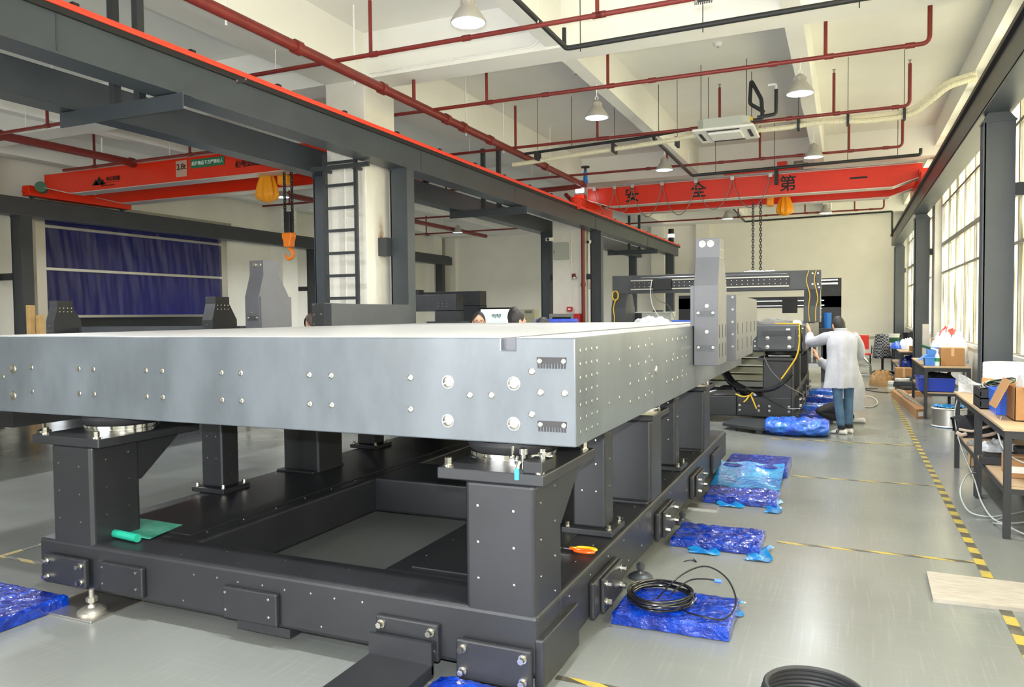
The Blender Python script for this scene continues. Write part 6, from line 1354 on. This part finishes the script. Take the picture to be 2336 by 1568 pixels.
# --- the standing worker in the white coat
wk = thing('person', 'worker in a long white coat and jeans standing with one hand on the dark bed', 'person', (-.05, 11.15, 0))
J = {'pel': (-.05, 11.18, .90), 'hipL': (-.125, 11.14, .84), 'knL': (-.10, 11.10, .46), 'anL': (-.055, 11.08, .09), 'hipR': (.03, 11.20, .84), 'knR': (.03, 11.24, .46), 'anR': (.035, 11.24, .09),
     'sp': (-.05, 11.20, 1.08), 'ch': (-.06, 11.24, 1.24), 'nk': (-.075, 11.28, 1.38), 'hd': (-.10, 11.31, 1.44),
     'shL': (-.21, 11.24, 1.30), 'elL': (-.47, 11.50, 1.22), 'wrL': (-.475, 11.70, 1.35), 'shR': (.10, 11.26, 1.29), 'elR': (.15, 11.40, 1.06), 'wrR': (.03, 11.60, 1.0)}
E_ = [('pel', 'hipL'), ('hipL', 'knL'), ('knL', 'anL'), ('pel', 'hipR'), ('hipR', 'knR'), ('knR', 'anR'), ('pel', 'sp'), ('sp', 'ch'), ('ch', 'nk'), ('nk', 'hd'), ('ch', 'shL'), ('shL', 'elL'), ('elL', 'wrL'), ('ch', 'shR'), ('shR', 'elR'), ('elR', 'wrR')]
R_ = {'pel': .12, 'hipL': .09, 'knL': .062, 'anL': .056, 'hipR': .09, 'knR': .062, 'anR': .056, 'sp': .115, 'ch': .125, 'nk': .052, 'hd': .05, 'shL': .062, 'elL': .042, 'wrL': .028, 'shR': .062, 'elR': .042, 'wrR': .028}
vs, fs = skinmesh(J, E_, R_, 'pel'); bd = MB(); bd.add(vs, fs)
for i, f in enumerate(bd.f):
    c = sum((bd.v[k] for k in f), Vector()) / len(f)
    bd.m[i] = 1 if c.z < .95 and c.x > -.3 else 0
hM = headmb(bd, (-.105, 11.33, 1.455), .55, -.25)
hand(bd, (-.485, 11.70, 1.345), (-.1, .5, .85), (.95, -.2, .1)); hand(bd, (.03, 11.60, 1.0), (-.6, .8, -.1), (0, 0, 1))
shoe(bd, (.01, 11.06, 0), (-.19, 11.14, 0), 2); shoe(bd, (.08, 11.22, 0), (-.13, 11.33, 0), 2)
bd.build('body', ['skin', 'jeans', 'shoe'], wk, smooth=80)
hairmb(hM).build('hair', 'hair', wk, smooth=80); eyes(hM, wk)
ct = MB().loft(ringcoat([(-.075, 11.27, 1.405, .062, .066, .2), (-.07, 11.26, 1.385, .085, .08, .2), (-.06, 11.245, 1.345, .155, .105, .3), (-.055, 11.235, 1.29, .195, .13, .5), (-.055, 11.22, 1.18, .185, .15, 1.2), (-.055, 11.20, 1.05, .175, .15, 1.5), (-.055, 11.18, .92, .185, .16, 1.6), (-.06, 11.17, .80, .195, .165, 1.9), (-.065, 11.16, .70, .205, .175, 2.2), (-.07, 11.155, .625, .215, .18, 2.5), (-.07, 11.155, .63, .195, .165, 2.5)]), caps=False)
ct.tube(spline([(-.15, 11.24, 1.30), (-.25, 11.27, 1.285), (-.38, 11.38, 1.235), (-.465, 11.49, 1.215), (-.478, 11.58, 1.26), (-.478, 11.66, 1.315)], 5), [.085] * 4 + [.08] * 4 + [.075] * 5 + [.07] * 5 + [.062] * 5 + [.052] * 3, 14)
ct.tube(spline([(.06, 11.25, 1.30), (.115, 11.28, 1.25), (.16, 11.38, 1.1), (.14, 11.44, 1.03), (.05, 11.57, 1.0)], 5), [.085] * 5 + [.075] * 5 + [.068] * 6 + [.05] * 5, 14)
ct.jit(.012, 6, 2).jit(.006, 15, 3).build('coat', 'coat', wk, smooth=80)
MB().tube([Vector((-.075 + .066 * math.cos(a), 11.27 + .07 * math.sin(a), 1.405)) for a in [2 * PI * j / 20 for j in range(20)]], .016, 8, closed=True).build('collar', 'coat', wk)
for x, y in ((-.055, 11.08), (.035, 11.24)): MB().lathe((x, y, .07), [(.05, 0), (.05, .05)], 14).build('sock', 'trousers_black', wk)
for x, y in ((-.115, 11.045), (-.03, 11.245)): MB().obox((x, y, .045), (.012, .01, .05), (.3, .3, .3)).obox((x + .02, y, .045), (.012, .01, .05), (.3, .3, .3)).build('shoe_stripe', 'black_part', wk, smooth=0)
# --- the kneeling worker
kn = thing('person', 'kneeling worker in white coat and black trousers, hand raised to the dark bed', 'person', (-.05, 12.1, 0))
J = {'pel': (.06, 12.12, .34), 'hipL': (.0, 12.02, .30), 'knL': (-.40, 11.86, .20), 'anL': (-.05, 12.0, .08), 'hipR': (.05, 12.22, .30), 'knR': (-.30, 12.35, .12), 'anR': (.12, 12.3, .08), 'sp': (.07, 12.12, .55), 'ch': (.0, 12.12, .78), 'nk': (-.06, 12.12, .93), 'hd': (-.1, 12.13, 1.0),
     'shL': (-.06, 11.98, .86), 'elL': (-.22, 11.9, .84), 'wrL': (-.385, 11.90, .97), 'shR': (-.02, 12.27, .84), 'elR': (.06, 12.42, .6), 'wrR': (.0, 12.36, .44)}
R_ = {'pel': .13, 'hipL': .10, 'knL': .08, 'anL': .055, 'hipR': .10, 'knR': .075, 'anR': .055, 'sp': .12, 'ch': .13, 'nk': .052, 'hd': .05, 'shL': .065, 'elL': .045, 'wrL': .03, 'shR': .065, 'elR': .045, 'wrR': .03}
vs, fs = skinmesh(J, E_, R_, 'pel'); bd = MB(); bd.add(vs, fs)
for i, f in enumerate(bd.f):
    c = sum((bd.v[k] for k in f), Vector()) / len(f); bd.m[i] = 1 if c.z < .46 else 0
hM = headmb(bd, (-.10, 12.14, 1.03), 1.4, 0); hand(bd, (-.38, 11.90, .965), (-.35, 0, .95), (.9, -.3, .3), s=1.0, curl=.1); hand(bd, (.0, 12.36, .44), (-.9, 0, -.3), (0, 0, 1))
shoe(bd, (.06, 12.0, .0), (-.12, 11.96, .0), 2); shoe(bd, (.26, 12.3, 0), (.06, 12.32, 0), 2)
bd.build('body', ['skin', 'trousers_black', 'shoe'], kn, smooth=80); hairmb(hM).build('hair', 'hair', kn, smooth=80); eyes(hM, kn)
ct = MB().loft(ringcoat([(-.06, 12.12, .935, .07, .07, .2), (-.04, 12.12, .90, .12, .15, .3), (-.01, 12.12, .84, .15, .2, .6), (.04, 12.12, .68, .16, .19, 1), (.07, 12.12, .5, .17, .2, 1.2), (.06, 12.12, .36, .17, .2, 1.2), (.05, 12.12, .22, .18, .21, 1.4), (.05, 12.12, .225, .16, .19, 1.4)]), caps=False)
ct.tube(spline([(-.03, 12.0, .86), (-.12, 11.95, .85), (-.22, 11.9, .84), (-.30, 11.9, .90), (-.36, 11.9, .945)], 5), [.085] * 5 + [.075] * 5 + [.068] * 6 + [.048] * 5, 14)
ct.tube(spline([(.0, 12.25, .84), (.03, 12.36, .72), (.06, 12.42, .61), (.02, 12.37, .46)], 5), [.085] * 5 + [.07] * 6 + [.05] * 5, 14)
ct.jit(.012, 6, 5).jit(.006, 15, 3).build('coat', 'coat', kn, smooth=80)
# --- people standing behind the silver bed, only their heads in view
def bystander(x, y, top, yaw, label, hair='hair', style='short', shirt='shirt_grey', pitch=0.0, glasses=False, s=1.05):
    t = thing('person', label, 'person', (x, y, 0), 'people behind the silver bed'); H_ = top - .0; k = H_ / 1.70; ca, sa = math.cos(yaw), math.sin(yaw)
    def P(a, b, z): return (x + a * ca - b * sa, y + a * sa + b * ca, z * k)
    J = {'pel': P(0, 0, .92), 'hipL': P(-.09, 0, .87), 'knL': P(-.09, .02, .48), 'anL': P(-.09, -.02, .09), 'hipR': P(.09, 0, .87), 'knR': P(.09, .02, .48), 'anR': P(.09, -.02, .09), 'sp': P(0, 0, 1.12), 'ch': P(0, 0, 1.30), 'nk': P(0, .01, 1.44), 'hd': P(0, .02, 1.52), 'shL': P(-.17, 0, 1.37), 'elL': P(-.22, .02, 1.10), 'wrL': P(-.2, .14, .90), 'shR': P(.17, 0, 1.37), 'elR': P(.22, .02, 1.10), 'wrR': P(.2, .14, .90)}
    R2 = dict(R_); R2.update({'pel': .13, 'hipL': .09, 'hipR': .09, 'knL': .062, 'knR': .062})
    vs, fs = skinmesh(J, E_, R2, 'pel', 1); bd = MB(); bd.add(vs, fs)
    for i, f in enumerate(bd.f):
        c = sum((bd.v[q] for q in f), Vector()) / len(f); bd.m[i] = 0 if c.z > 1.43 * k else 1 if c.z > .88 * k else 2
    hM = headmb(bd, P(0, .03 + .02 * pitch, 1.70 - .13 / k * s) if True else None, yaw, pitch, s=s)
    hand(bd, P(-.2, .14, .9), (0, 0, -1), P(-1, 0, 0)); hand(bd, P(.2, .14, .9), (0, 0, -1), P(1, 0, 0))
    for a in (-.09, .09): shoe(bd, P(a, -.08, 0), P(a, .16, 0), 3)
    bd.build('body', ['skin', shirt, 'trousers_black', 'black_part'], t, smooth=80); hairmb(hM, style).build('hair', hair, t, smooth=80); eyes(hM, t)
    if glasses:
        b = MB()
        for sx in (-1, 1): b.tube([(sx * .032 + .024 * math.cos(a), .098, .008 + .017 * math.sin(a)) for a in [2 * PI * j / 16 for j in range(16)]], .0016, 5, closed=True); b.cyl((sx * .056, .098, .012), (sx * .078, .0, .012), .0016, n=5)
        b.cyl((-.008, .1, .012), (.008, .1, .012), .0016, n=5); b.xf(hM).build('glasses', 'glasses', t)
bystander(-4.40, 8.95, 1.70, PI + .45, 'man with glasses facing the camera behind the silver bed', glasses=True, pitch=-.12)
bystander(-3.84, 8.85, 1.71, -.7, 'man with short dark hair seen from behind, beyond the silver bed', shirt='shirt_blue', s=1.15)
bystander(-4.12, 9.45, 1.76, .3, 'man half hidden behind the dark-haired man', s=1.08)
bystander(-3.62, 9.2, 1.62, -.2, 'person with dark parted hair at the edge of the silver bed', style='long', pitch=-.3)
bystander(-5.86, 7.45, 1.70, PI - .3, 'woman with long brown hair beside the dark block at the left', hair='hair_brown', style='long', pitch=-.3)
# things on the desk behind the bed
t = thing('work_desk', 'grey desk behind the silver bed', 'table', (-4.3, 10.4, 0)); MB().box(-5.5, -3.0, 10.0, 10.8, .72, .76).build('top', 'ac_grey', t, smooth=0)
for x in (-5.45, -3.1):
    for y in (10.05, 10.7): MB().box(x, x + .05, y, y + .05, 0, .72).build('leg', 'black_part', t, smooth=0)
t = thing('blue_case', 'rolled blue film lying on a stand behind the silver bed', 'film roll', (-4.0, 10.3, .76)); MB().box(-4.1, -3.4, 10.2, 10.5, .76, 1.50).build('stand', 'ac_grey', t, smooth=0); MB().cyl((-4.1, 10.2, 1.54), (-3.5, 10.3, 1.54), .045, n=14).build('roll', 'tote_blue', t)
